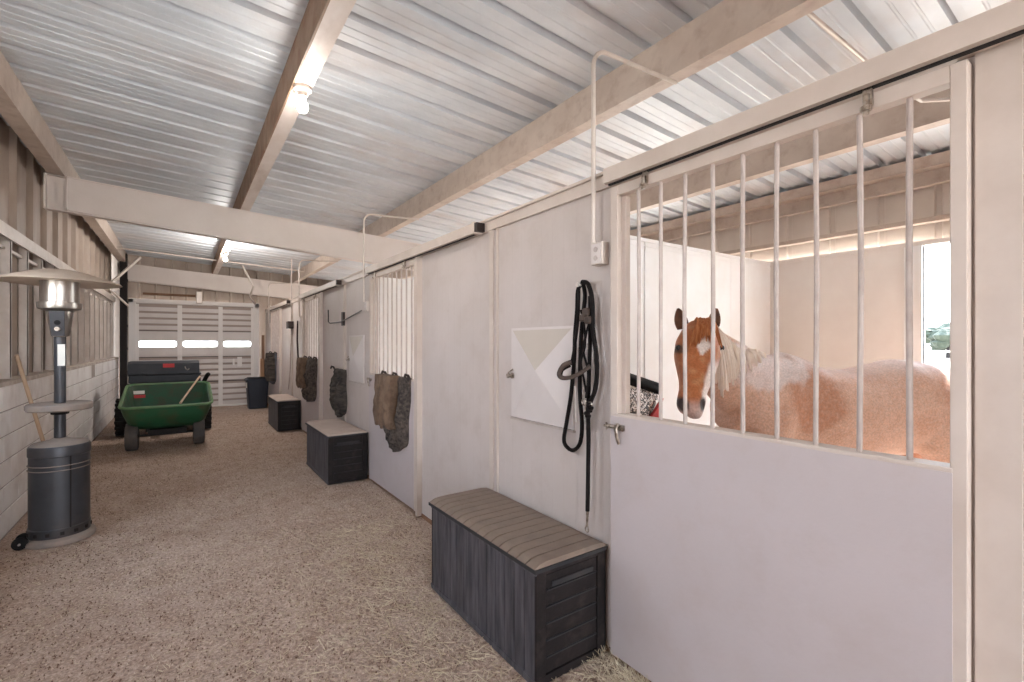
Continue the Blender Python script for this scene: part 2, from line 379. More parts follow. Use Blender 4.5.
# tapered cross beams
def beam(Y, lab):
    xa, xb = -1.0, 5.4
    mb = MB()
    zt = lambda x: 3.253-RS*x
    zb = lambda x: 2.884-.07*x
    mb.prism([(xa, Y, zb(xa)), (xb, Y, zb(xb)), (xb, Y, zt(xb)), (xa, Y, zt(xa))], (0, .014, 0))
    mb.prism([(xa-.18, Y-.01, zb(xa)-.008), (xb, Y-.01, zb(xb)-.008), (xb, Y-.01, zb(xb)+.004), (xa-.18, Y-.01, zb(xa)+.004)], (0, .1, 0))
    mb.prism([(xa-.18, Y-.01, zt(xa)-.006), (xb, Y-.01, zt(xb)-.006), (xb, Y-.01, zt(xb)), (xa-.18, Y-.01, zt(xa))], (0, .1, 0))
    mb.box(xa-.18, xa, Y+.05, Y+.06, zb(xa), zt(xa)); mb.box(xa-.012, xa, Y-.01, Y+.06, zb(xa), zt(xa))
    mb.box(xa-.18, xa-.165, Y-.01, Y+.09, zb(xa), zt(xa))
    for k in range(4): mb.lathe([(0, -.01), (.011, -.01), (.011, 0), (0, 0)], (xa-.1, Y+.05, zb(xa)+.1+k*.06), 6, Matrix.Rotation(PI/2, 4, 'X'))
    return struct(mb.build('roof_beam', M['beam']), lab, 'beam')
beam(6.76, 'deep painted steel beam crossing the aisle between the two bulbs')
beam(13.42, 'deep painted steel beam crossing above the garage door')
beam(-.1, 'deep painted steel beam crossing the aisle overhead at the horse stall')
# thin conduit crossing near the far end
mb = MB(); mb.tube([(-1.1, 11.6, 3.36), (1.0, 11.6, 3.26), (2.3, 11.6, 3.2)], .016)
tag(mb.build('conduit', M['conduit']), 'thin painted conduit crossing under the roof just before the garage door', 'pipe')

# ------------------------------------------------------------------ left wall
struct_w = MB()
BX = -1.17
LY = -4.6
# mortar core and individual courses inside one mesh
struct_w.box(BX-.2, BX-.008, LY, 13.6, -.04, 1.235, 1)
struct_w.box(BX-.21, BX+.004, LY, 13.6, 1.2, 1.24, 2)
for r in range(6):
    y = LY + (0 if r % 2 else -.2)
    while y < 13.6:
        a, b = max(y+.005, LY), min(y+.395, 13.6)
        if not (r == 5 and 9.7 < a < 10.1):
            struct_w.box(BX-.05, BX, a, b, r*.2+.005, r*.2+.195 if r < 5 else 1.2, 0)
        y += .4
w = struct_w.build('wall_left', [M['block'], M['mortar'], M['ledge']], bevel=.006)
struct(w, 'painted concrete block lower wall on the left with a dusty ledge', 'wall')
SX = -1.34
mb = MB(); bm = mb.bm
FILL_WINS = [(.6, 1.6), (3.5, 4.7)]      # unglazed openings added out of view in the left siding to light the aisle
segs = []; y = -4.6
for a, b in FILL_WINS: segs += [(y, a, 1.24, 3.6), (a, b, 1.24, 1.55), (a, b, 2.6, 3.6)]; y = b
segs.append((y, 13.62, 1.24, 3.6))
for ya, yb, za, zb in segs:
    rows = []
    for y, h in rib_profile(ya, yb, .6, .17, .09, .045):
        rows.append([bm.verts.new((SX+h, y, z)) for z in (za, zb)] + [bm.verts.new((SX+h-.006, y, z)) for z in (zb, za)])
    for A, B in zip(rows, rows[1:]):
        for k in range(4):
            if (A[k].co-B[k].co).length < 1e-6: continue
            bm.faces.new((A[k], A[(k+1) % 4], B[(k+1) % 4], B[k]))
struct(mb.build('wall_left_siding', M['siding']), 'tan vertical metal siding above the block wall', 'wall')
# girt + thin rail
mb = MB(); mb.box(SX+.04, SX+.13, 4.95, 13.4, 2.50, 2.55); mb.box(SX+.11, SX+.13, 4.95, 13.4, 2.44, 2.5)
mb.box(SX+.05, SX+.08, 4.95, 13.4, 2.36, 2.385)
struct(mb.build('trim_1', M['stud']), 'long pale girt rail along the left siding', 'trim')
for n_, (a, b) in enumerate(FILL_WINS):
    mb = MB(); mb.box(SX-.03, SX+.06, a-.05, b+.05, 1.5, 1.55); mb.box(SX-.03, SX+.06, a-.05, b+.05, 2.6, 2.65); mb.box(SX-.03, SX+.06, a-.05, a, 1.55, 2.6); mb.box(SX-.03, SX+.06, b, b+.05, 1.55, 2.6)
    struct(mb.build('window_%d' % (n_+1), M['stud']), 'unseen open window added in the left siding to light the aisle', 'window')
# studs between ledge and girt
for i in range(22):
    y = 2.0+i*.55
    if y < 5.0: continue
    if 9 < i: y = 2.0 + 9*.55 + (i-9)*.52
    mb = MB(); mb.box(SX+.045, SX+.05, y, y+.09, 1.24, 2.5); mb.box(SX+.045, SX+.115, y, y+.006, 1.24, 2.5); mb.box(SX+.108, SX+.115, y, y+.03, 1.24, 2.5)
    o = mb.build('wall_stud', M['stud']); tag(o, 'pale sheet metal stud standing on the ledge of the block wall', 'stud', 'wall studs above the block wall', 'structure')
# dark post at far left corner
mb = MB(); mb.box(-1.12, -1.0, 13.2, 13.38, 0, 3.5)
for k in range(6): mb.box(-1.0, -.99, 13.22, 13.36, .4+k*.5, .45+k*.5)
struct(mb.build('trim_2', M['dark']), 'dark corner post beside the garage door', 'post')
# braces
mb = MB(); mb.box(-.02, .02, -.02, .02, 0, 1, 0, Matrix.Translation((-1.15, 12.0, 2.72)) @ Vector((.42, .5, .62)).to_track_quat('Z', 'Y').to_matrix().to_4x4() @ Matrix.Scale(.9, 4, (0, 0, 1)))
tag(mb.build('wall_brace', M['stud']), 'pale diagonal brace rising from the left siding to the roof', 'brace')
mb = MB(); mb.box(-.015, .015, -.015, .015, 0, .62, 0, Matrix.Translation((-1.2, 12.2, 2.62)) @ Vector((.38, .7, -.42)).to_track_quat('Z', 'Y').to_matrix().to_4x4())
tag(mb.build('wall_brace', M['stud']), 'short diagonal brace sloping down from the left siding to the garage door jamb', 'brace')

# ------------------------------------------------------------------ end wall + garage door
EY = 13.7
mb = MB(); bm = mb.bm
def vsheet(mb, xs, xe, z0, z1, Y, per=.3, wid=.05, top=.03, h=.03, mi=0):
    bm = mb.bm; rows = []
    for x, hh in rib_profile(xs, xe, per, wid, top, h):
        rows.append([bm.verts.new((x, Y-hh, z0)), bm.verts.new((x, Y-hh, z1)), bm.verts.new((x, Y-hh+.006, z1)), bm.verts.new((x, Y-hh+.006, z0))])
    for A, B in zip(rows, rows[1:]):
        for k in range(4):
            if (A[k].co-B[k].co).length < 1e-6: continue
            bm.faces.new((A[k], A[(k+1) % 4], B[(k+1) % 4], B[k]))
vsheet(mb, -1.4, 5.6, 2.52, 3.6, EY+.02)
vsheet(mb, 1.56, 5.6, 0, 2.52, EY+.02)
vsheet(mb, -1.4, -.98, 0, 2.52, EY+.02)
struct(mb.build('wall_back', M['siding']), 'ribbed tan metal end wall around the garage door', 'wall')
mb = MB()
mb.box(-1.0, -.92, EY-.1, EY-.02, 0, 2.55); mb.box(1.52, 1.6, EY-.1, EY-.02, 0, 2.55); mb.box(-1.0, 1.6, EY-.1, EY-.02, 2.47, 2.56)
for x in (-.92, 1.47): mb.box(x, x+.05, EY-.14, EY-.1, 0, 2.5)
struct(mb.build('trim_3', M['garrib']), 'painted steel frame and tracks of the garage door', 'frame')
gd = empty('door_5', (.3, EY, 0), 'closed white sectional garage door with three slot windows at the aisle end', 'garage door'); gd['kind'] = 'structure'
wins = [(-.86, -.1), (-.02, .72), (.80, 1.44)]
GX0, GX1 = -.92, 1.52
mb = MB(); secs = [0, .61, 1.22, 1.83, 2.46]
for si in range(4):
    z0, z1 = secs[si], secs[si+1]
    if si != 2:
        mb.box(GX0, GX1, EY-.055, EY-.04, z0, z1, 1)
        # pressed horizontal ribs
        for q in range(4):
            zz = z0+.03+q*.142
            mb.box(GX0+.02, GX1-.02, EY-.08, EY-.055, zz, zz+.092)
    else:
        za, zb = 1.45, 1.60
        mb.box(GX0, GX1, EY-.055, EY-.04, z0, za); mb.box(GX0, GX1, EY-.055, EY-.04, zb, z1)
        xs = [GX0]+[v for wv in wins for v in wv]+[GX1]
        for a, b in zip(xs[0::2], xs[1::2]): mb.box(a, b, EY-.055, EY-.04, za, zb)
        mb.box(GX0+.02, GX1-.02, EY-.064, EY-.055, z0+.03, z0+.14); mb.box(GX0+.02, GX1-.02, EY-.064, EY-.055, z1-.15, z1-.03)
mb.build('door_panel', [M['gar'], M['gargroove']], gd)
for x in (-.06-.0, .76):
    MB().box(x-.045, x+.045, EY-.105, EY-.08, .02, 2.44).build('stile', M['garrib'], gd)
mb = MB()
for z in secs[1:4]: mb.box(GX0, GX1, EY-.06, EY-.03, z-.006, z+.006)
mb.build('section_joint', M['dark'], gd)
MB().box(GX0-.02, GX1+.02, EY-.05, EY-.02, 2.44, 2.5).build('top_seal', M['garrib'], gd)
for x in (GX0+.03, GX1-.1):
    MB().box(x, x+.07, EY-.105, EY-.08, .02, 2.44).build('stile', M['garrib'], gd)
for a, b in wins:
    mb = MB(); n = 14; pts = []
    cx, cz, hw, hh, rr = (a+b)/2, 1.525, (b-a)/2-.02, .07, .05
    def rrect(hw, hh, rr):
        P = []
        for (sx, sz, a0) in ((1, 1, 0), (-1, 1, PI/2), (-1, -1, PI), (1, -1, 1.5*PI)):
            for k in range(5):
                t = a0+k*PI/8; P.append((cx+sx*(hw-rr)+rr*math.cos(t), cz+sz*(hh-rr)+rr*math.sin(t)))
        return P
    A = rrect(hw+.03, hh+.02, .06); B = rrect(hw, hh, rr)
    va = [mb.bm.verts.new((x, EY-.07, z)) for x, z in A]; vb = [mb.bm.verts.new((x, EY-.07, z)) for x, z in B]
    vc = [mb.bm.verts.new((x, EY-.04, z)) for x, z in A]; vd = [mb.bm.verts.new((x, EY-.04, z)) for x, z in B]
    n = len(A)
    for k in range(n):
        q = (k+1) % n
        mb.bm.faces.new((va[k], va[q], vb[q], vb[k])); mb.bm.faces.new((vb[k], vb[q], vd[q], vd[k])); mb.bm.faces.new((va[k], va[q], vc[q], vc[k])); mb.bm.faces.new((vc[k], vc[q], vd[q], vd[k]))
    fr = mb.build('window', M['garrib'], gd)
    MB().prism([(x, EY-.052, z) for x, z in B], (0, .004, 0)).build('pane', M['glass'], fr)
mb = MB(); mb.box(1.02, 1.06, EY-.1, EY-.064, 1.0, 1.16); mb.box(1.12, 1.22, EY-.09, EY-.064, .96, 1.2)
mb.build('lock', M['garrib'], gd)
mb = MB(); mb.box(GX0, GX1, EY-.09, EY-.03, 0, .03); mb.build('bottom_seal', M['paper'], gd)
# pale pipe lying in front of the door
tag(MB().tube([(.45, 13.55, .02), (1.35, 13.5, .02)], .018).build('floor_pipe', M['paper']), 'white pipe lying on the ground against the garage door', 'pipe')
# small box and dark rod above the door
tag(MB().box(.26, .38, EY-.2, EY-.05, 2.5, 2.78).build('door_opener_box', M['conduit'], bevel=.01), 'small pale box mounted above the middle of the garage door', 'box')
tag(MB().box(-.75, .25, EY-.045, EY-.008, 2.66, 2.71).build('header_board', M['board']), 'narrow brown board fixed across the siding above the garage door', 'board')
# bent brace / track hanger at right end
p = [onx(255, 280, 1.35), onx(268, 288, 1.35), onx(257, 303, 1.35)]
tag(MB().tube([Vector((1.1, 12.2, 3.3)), Vector((1.32, 12.2, 2.85)), Vector((1.28, 12.5, 2.62)), Vector((1.5, 13.58, 2.55))], .022).build('track_hanger', M['conduit']), 'bent pale hanger rod reaching from the roof to the garage door track', 'hanger')

# ------------------------------------------------------------------ stall fronts
def Yd(k): return .33+3.64*k, 1.61+3.64*k
mb = MB()
# solid wall runs
runs = [(-4.6, .36)] + [(1.59+3.64*k, .35+3.64*(k+1)-.02) for k in range(3)] + [(1.59+3.64*3, 13.6)]
for a, b in runs: mb.box(XW, XW+.05, a, b, -.03, 2.38)
struct(mb.build('wall_right', M['wall']), 'pink-beige boarded stall front wall along the right of the aisle', 'wall')
mb = MB()
for k in range(4):
    y = 2.75+3.64*k
    if y < 13.5: mb.box(XW-.012, XW, y-.022, y+.022, 0, 2.36)
    mb.box(XW-.012, XW, 2.72+3.64*k-.05, 2.72+3.64*k-.035, 0, 2.33)
mb.box(XW-.01, XW, .235, .322, 0, 2.33); mb.box(XW-.012, XW, -.75, -.7, 0, 2.33)
struct(mb.build('trim_4', M['trimp']), 'vertical cover strips on the stall front wall', 'trim')
# header
mb = MB(); mb.box(1.74, 1.82, -4.6, 13.6, 2.33, 2.405); mb.box(1.725, 1.83, -4.6, 13.6, 2.395, 2.41)
struct(mb.build('trim_5', M['trimp']), 'long steel header running along the top of the stall fronts', 'header')
mb = MB(); mb.box(XW-.008, XW, -.7, 13.6, -.02, .02)
struct(mb.build('baseboard_right', M['board']), 'dark grimy sill along the foot of the stall front wall', 'baseboard')
# stall doors
def stall_door(k, lab):
    y0, y1 = Yd(k); X0, X1 = 1.715, 1.75
    d = empty('door_%d' % (k+1), (X1, (y0+y1)/2, .03), lab, 'stall door'); d['kind'] = 'structure'
    mb = MB(); mb.box(X0-.003, X1, y0+.03, y1-.006, .04, 1.196); mb.build('door_panel', M['door'], d)
    mb = MB()
    # frame: stiles, top rail, sill angle
    mb.box(X0, X1+.01, y0, y0+.036, .03, 2.31); mb.box(X0, X1+.01, y1-.045, y1, .03, 2.31)
    mb.box(X0, X1+.01, y0+.036, y1-.045, 2.262, 2.31)
    mb.box(X0-.002, X1+.03, y0+.03, y1-.03, 1.195, 1.21)
    mb.box(X1-.004, X1+.03, y1-.07, y1-.045, 1.2, 2.26); mb.box(X1-.004, X1+.03, y0+.036, y0+.042, 1.2, 2.26)
    mb.build('door_frame', M['trimp'], d, bevel=.003)
    n = 9; s = (y1-y0-.09)/(n+1)
    for i in range(n):
        y = y0+.127+.1245*i
        o1 = random.uniform(-.006, .006) if k == 0 else 0
        pts = [(1.735, y, 1.2), (1.735, y+o1*.4, 1.45), (1.735, y+o1, 1.75), (1.735, y+o1*.5, 2.05), (1.735, y, 2.28)]
        MB().tube(pts, .0085, 8).build('bar', M['bar'], d, smooth=True)
    # latch on far edge
    ly, lz = y1-.02, 1.145
    mb = MB(); c = Vector((X0-.01, ly, lz))
    mb.tube([c+Vector((0, .03, 0)), c+Vector((0, -.06, 0))], .011, 8)
    mb.tube([c+Vector((-.012, -.05, .02)), c+Vector((-.03, -.05, 0)), c+Vector((-.02, -.052, -.05)), c+Vector((-.012, -.055, -.075))], [.008, .009, .008, .007], 8)
    mb.box(X0-.02, X0+.002, ly-.075, ly-.03, lz-.012, lz+.014)
    for a in range(4): mb.tube([c+Vector((0, .03, 0)), c+Vector((-.008, .03+.016*math.cos(a*PI/2), .016*math.sin(a*PI/2)))], .006, 6)
    mb.build('latch', M['chrome'], d, smooth=True)
    # hanging track box above the door and towards the camera
    t0 = y0-1.12 if k else -2.6
    mb = MB(); mb.box(1.675, 1.73, t0, y1+.01, 2.325, 2.395); mb.box(1.668, 1.735, t0-.001, t0+.03, 2.318, 2.4) if k else None
    t = empty('door_track', (1.70, t0, 2.33), 'painted sliding track box over the '+['horse stall door nearest the camera', 'second barred stall door', 'third barred stall door', 'last barred stall door before the garage'][k], 'track', 'sliding door tracks')
    t['kind'] = 'structure'
    mb.build('track_cover', M['trimp'], t)
    MB().box(1.70, 1.712, t0+.001, y1, 2.318, 2.325).build('track_slot', M['dark'], t)
    if k: MB().box(1.672, 1.738, t0-.035, t0-.001, 2.33, 2.39).build('end_stop', M['iron'], t)
    for yy in (y0+.22, y1-.22):
        mb = MB(); mb.box(1.70, 1.712, yy-.012, yy+.012, 2.27, 2.33); mb.tube([(1.69, yy, 2.24), (1.69, yy, 2.30)], .009, 8); mb.lathe([(0, 0), (.016, 0), (.016, .014), (0, .014)], (1.69, yy, 2.25), 6)
        mb.build('door_hanger', M['chrome'], d)
    return d
labs = ['large pink-beige sliding stall door with bars, the horse standing behind it', 'barred sliding stall door with the camouflage blanket hung on it', 'barred sliding stall door with the brown-edged blanket beside the small deck boxes', 'farthest barred stall door, next to the trash bin']
for k in range(4): stall_door(k, labs[k])
# bay closing edge posts seen beside door 2,3
mb = MB()
for k in (1, 2, 3):
    y0, y1 = Yd(k); mb.box(XW-.05, XW, y0-.05, y0-.015, 0, 2.33)
struct(mb.build('trim_6', M['trimp']), 'narrow guide strips at the near edge of each barred door', 'trim')

# feed hatches with cross-folded faces
def hatch(yc, z0, z1, hw, lab, nm='feed_hatch'):
    h = empty(nm, (XW, yc, z0), lab, 'feed hatch', 'folded steel feed hatches in the stall wall')
    X = XW-.012
    c = (XW-.045+.03, yc, (z0+z1)/2)
    A = (X-.012, yc+hw, z1); B = (X-.012, yc-hw, z1); C_ = (X-.012, yc-hw, z0); D = (X-.012, yc+hw, z0)
    mb = MB(); mb.box(XW-.014, XW, yc-hw-.015, yc+hw+.015, z0-.015, z1+.015); mb.build('hatch_plate', M['hatch'], h)
    ap = Vector((XW-.05, yc, z0+(z1-z0)*.55))
    mb = MB(); bm = mb.bm
    vs = [bm.verts.new((XW-.014, p[1], p[2])) for p in (A, B, C_, D)]
    a = bm.verts.new(ap)
    for i in range(4): bm.faces.new((vs[i], vs[(i+1) % 4], a))
    bm.faces.new(vs[::-1])
    for fc in bm.faces: fc.material_index = 0
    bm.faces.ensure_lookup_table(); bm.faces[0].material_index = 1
    mb.build('hatch_face', [M['hatch'], M['hatch_tan']], h)
    mb = MB(); mb.lathe([(0, 0), (.02, 0), (.02, .008), (.008, .012), (.008, .03), (.016, .034), (.016, .042), (0, .044)], (XW-.014, yc+hw-.0, (z0+z1)/2-.02), 12, Matrix.Rotation(-PI/2, 4, 'Y'))
    mb.tube([(XW-.03, yc+hw, (z0+z1)/2-.03), (XW-.035, yc+hw+.02, (z0+z1)/2-.0), (XW-.03, yc+hw-.02, (z0+z1)/2+.02)], .005, 6)
    mb.build('latch_knob', M['chrome'], h, smooth=True)
    MB().box(XW-.02, XW, yc-hw-.02, yc+hw+.02, z0-.03, z0-.018).build('hinge', M['bar'], h)
    return h
hatch(2.205, 1.09, 1.63, .28, 'pale folded steel feed hatch behind the hanging black bridle')
hatch(2.205+3.64, 1.09, 1.63, .28, 'pale folded steel feed hatch above the second deck box')

# ------------------------------------------------------------------ stall interiors
def partition(Y, lab, nm='partition_wall'):
    mb = MB(); mb.box(1.83, 5.4, Y, Y+.04, -.03, 2.42); mb.box(1.83, 5.4, Y-.012, Y+.052, 2.42, 2.45)
    mb.box(1.83, 5.4, Y-.006, Y, 2.38, 2.395)
    mb.box(3.25, 3.275, Y-.006, Y, 0, 2.42); mb.box(4.6, 4.61, Y-.003, Y, 0, 2.42)
    return struct(mb.build(nm, M['white']), lab, 'partition')
for k, l in enumerate(['partition wall closing the near side of the horse stall', 'white partition wall behind the horse head', 'white partition wall seen through the second barred door', 'white partition wall seen through the third barred door']):
    partition(2.66+3.64*(k-1), l)
mb = MB()
prev = -4.6
for k in range(-1, 4):
    a, b = .12+3.64*k, 1.33+3.64*k
    mb.box(5.4, 5.44, prev, a, -.03, 2.42); prev = b
mb.box(5.4, 5.44, prev, 13.7, -.03, 2.42)
mb.box(5.385, 5.455, -4.6, 13.7, 2.42, 2.46)
struct(mb.build('wall_right_rear', M['cream']), 'cream boarded rear wall of the stalls with open doorways', 'wall')
mb = MB()
for k in range(-1, 4):
    a, b = .12+3.64*k, 1.33+3.64*k
    for y in (a-.03, b): mb.box(5.37, 5.46, y, y+.03, 0, 2.42)
    mb.box(5.38, 5.4, b+.03, b+.13, 0, 2.42)
struct(mb.build('trim_7', M['white']), 'white jambs of the stall rear doorways', 'trim')
mb = MB(); bm = mb.bm; rows = []
for y, h in rib_profile(-4.6, 13.7, .42, .06, .04, -.02):
    rows.append([bm.verts.new((5.52-h, y, z)) for z in (2.46, 3.17)] + [bm.verts.new((5.526-h, y, z)) for z in (3.17, 2.46)])
for A, B in zip(rows, rows[1:]):
    for q in range(4):
        if (A[q].co-B[q].co).length < 1e-6: continue
        bm.faces.new((A[q], A[(q+1) % 4], B[(q+1) % 4], B[q]))
struct(mb.build('wall_right_siding', M['siding_in']), 'pale ribbed siding above the rear wall of the stalls', 'wall')
mb = MB(); mb.box(5.36, 5.37, -4.6, 13.7, 2.92, 3.15); mb.box(5.3, 5.3598, -4.6, 13.7, 2.921, 2.93); mb.box(5.24, 5.36, -4.6, 13.7, 3.06, 3.075); mb.box(5.24, 5.25, -4.6, 13.7, 3.07, 3.16)
mb.box(5.38, 5.48, -4.6, 13.7, 2.62, 2.66)
struct(mb.build('trim_8', M['purlin']), 'eave strut and girt above the rear wall of the stalls', 'trim')
# diagonal rod & conduit inside the horse stall
q1 = Vector((3.0, 1.45, 2.95)); 
tag(MB().tube([(2.4, 1.05, 3.16), (3.3, 1.0, 3.10), (3.75, .93, 3.05), (4.05, .6, 3.03)], .012).build('stall_conduit', M['conduit']), 'painted conduit bending under the roof inside the horse stall', 'pipe')
tag(MB().tube([(3.98, .40, 3.0), (3.98, -.8, 3.22)], .01).build('stall_rod', M['purlin']), 'thin diagonal rod under the purlin inside the horse stall', 'rod')

# ------------------------------------------------------------------ conduits & outlets
def conduit(Y, X, ztop, Xe, zbox, lab, blab, big=True, Ye=None):
    mb = MB(); pts = [(X, Y, zbox+.05), (X, Y, zbox+.12), (X+.0, Y, 2.3), (X-.0, Y, 2.5), (X, Y, ztop-.1)]
    for a in range(1, 7):
        t = a*PI/12; pts.append((X+.1-.1*math.cos(t), Y, ztop-.1+.1*math.sin(t)))
    pts.append((Xe, Y, ztop+.03))
    o = mb.tube(pts, .011, 8).build('conduit', M['conduit'], smooth=True)
    tag(o, lab, 'pipe', 'conduits rising from the wall outlets')
    b = empty('outlet_box', (XW, Y, zbox-.055), blab, 'outlet', 'outlet boxes on the stall wall')
    MB().box(XW-.05, XW-.001, Y-.04, Y+.04, zbox-.055, zbox+.06).build('box', M['conduit'], b, bevel=.005)
    MB().box(XW-.054, XW-.05, Y-.032, Y+.032, zbox-.045, zbox+.05).build('face_plate', M['hatch'], b)
    mb = MB()
    for zz in (-.022, .022): mb.lathe([(0, 0), (.014, 0), (.014, .003), (0, .003)], (XW-.054, Y, zbox+zz), 10, Matrix.Rotation(-PI/2, 4, 'Y'))
    mb.build('socket', M['bar'], b)
    return o
conduit(1.70, 1.69, 3.04, 2.36, 2.0, 'slim painted conduit rising from the outlet above the bridle to the roof', 'painted outlet box above the black bridle')
conduit(5.36, 1.69, 3.03, 2.36, 1.97, 'slim painted conduit rising beside the second barred door', 'painted outlet box between the second barred door and the feed hatch')
conduit(9.0, 1.69, 3.03, 2.36, 1.97, 'slim painted conduit rising beside the third barred door', 'painted outlet box beside the third barred door')
conduit(12.62, 1.69, 3.0, 2.36, 1.97, 'slim painted conduit rising beyond the last barred door', 'painted outlet box beyond the last barred door')
# strap on first conduit at the purlin
# vertical cable + switch box between doors 3 and 4
tag(MB().tube([(1.74, 10.0, 3.2), (1.74, 10.0, 2.2), (1.74, 10.03, 1.7), (1.73, 10.1, 1.0), (1.735, 10.3, .62)], .010).build('power_cable', M['bar']), 'thin cable running down the wall behind the third deck box', 'cable')
tag(MB().box(XW-.1, XW-.001, 9.88, 10.1, 1.83, 1.97).build('switch_box', M['iron'], bevel=.006), 'small dark switch box on the wall above the third deck box', 'switch')
tag(MB().tube([(1.73, 9.35, 1.95), (1.71, 9.25, 1.9), (1.7, 9.22, 1.6), (1.71, 9.2, 1.3), (1.73, 9.12, 1.15)], .014).build('wall_hose', M['iron']), 'short dark hose hanging on the wall beside the third barred door', 'hose')
# saddle rack arm
sr = empty('saddle_rack', (XW, 6.42, 1.86), 'thin iron swing arm rack on the wall above the rolled blanket', 'rack')
pa = onx(333, 320, 1.3); 
MB().box(XW-.03, XW-.001, 6.36, 6.44, 1.78, 1.96).build('bracket', M['iron'], sr)
MB().tube([(1.72, 5.2+.35, 1.93), (1.72, 6.4, 1.83), (1.70, 6.9, 1.83), (1.69, 6.95, 1.85), (1.69, 6.96, 2.02)], .009, 8).build('arm', M['iron'], sr)

# ------------------------------------------------------------------ bulbs
def bulb(Y, lab, power):
    X = .64; zb = roofz(.577)-.24
    e = empty('bulb_lamp', (X, Y, zb), lab, 'lamp', 'bare bulbs on the middle purlin')
    MB().lathe([(0, 0), (.055, 0), (.055, -.02), (.03, -.035), (.025, -.06), (0, -.06)], (X, Y, zb), 20).build('lamp_holder', M['porcelain'], e, smooth=True)
    MB().tube([(X-.05, Y+.04, zb+.05), (X-.04, Y+.05, zb-.03), (X, Y+.03, zb-.03)], .008).build('cable', M['conduit'], e)
    b = MB().lathe([(0, -.06), (.014, -.062), (.018, -.08), (.034, -.115), (.036, -.135), (.025, -.158), (0, -.168)], (X, Y, zb), 20).build('light_bulb', M['bulb'], e, smooth=True)
    b['label'] = 'glowing white bulb'
    l = bpy.data.lights.new('bulb_light', 'POINT'); l.energy = power; l.shadow_soft_size = .04; l.color = (1, .95, .9)
    lo = bpy.data.objects.new('bulb_light', l); COL.objects.link(lo); lo.location = (X, Y, zb-.2)
bulb(3.30, 'glowing bare bulb on the near middle purlin', 6)
bulb(10.1, 'glowing bare bulb farther down the middle purlin, past the cross beam', 32)
bulb(-3.4, 'unseen bare bulb added on the purlin behind the camera for extra light', 9)  # lamp added out of view behind the camera to brighten the aisle

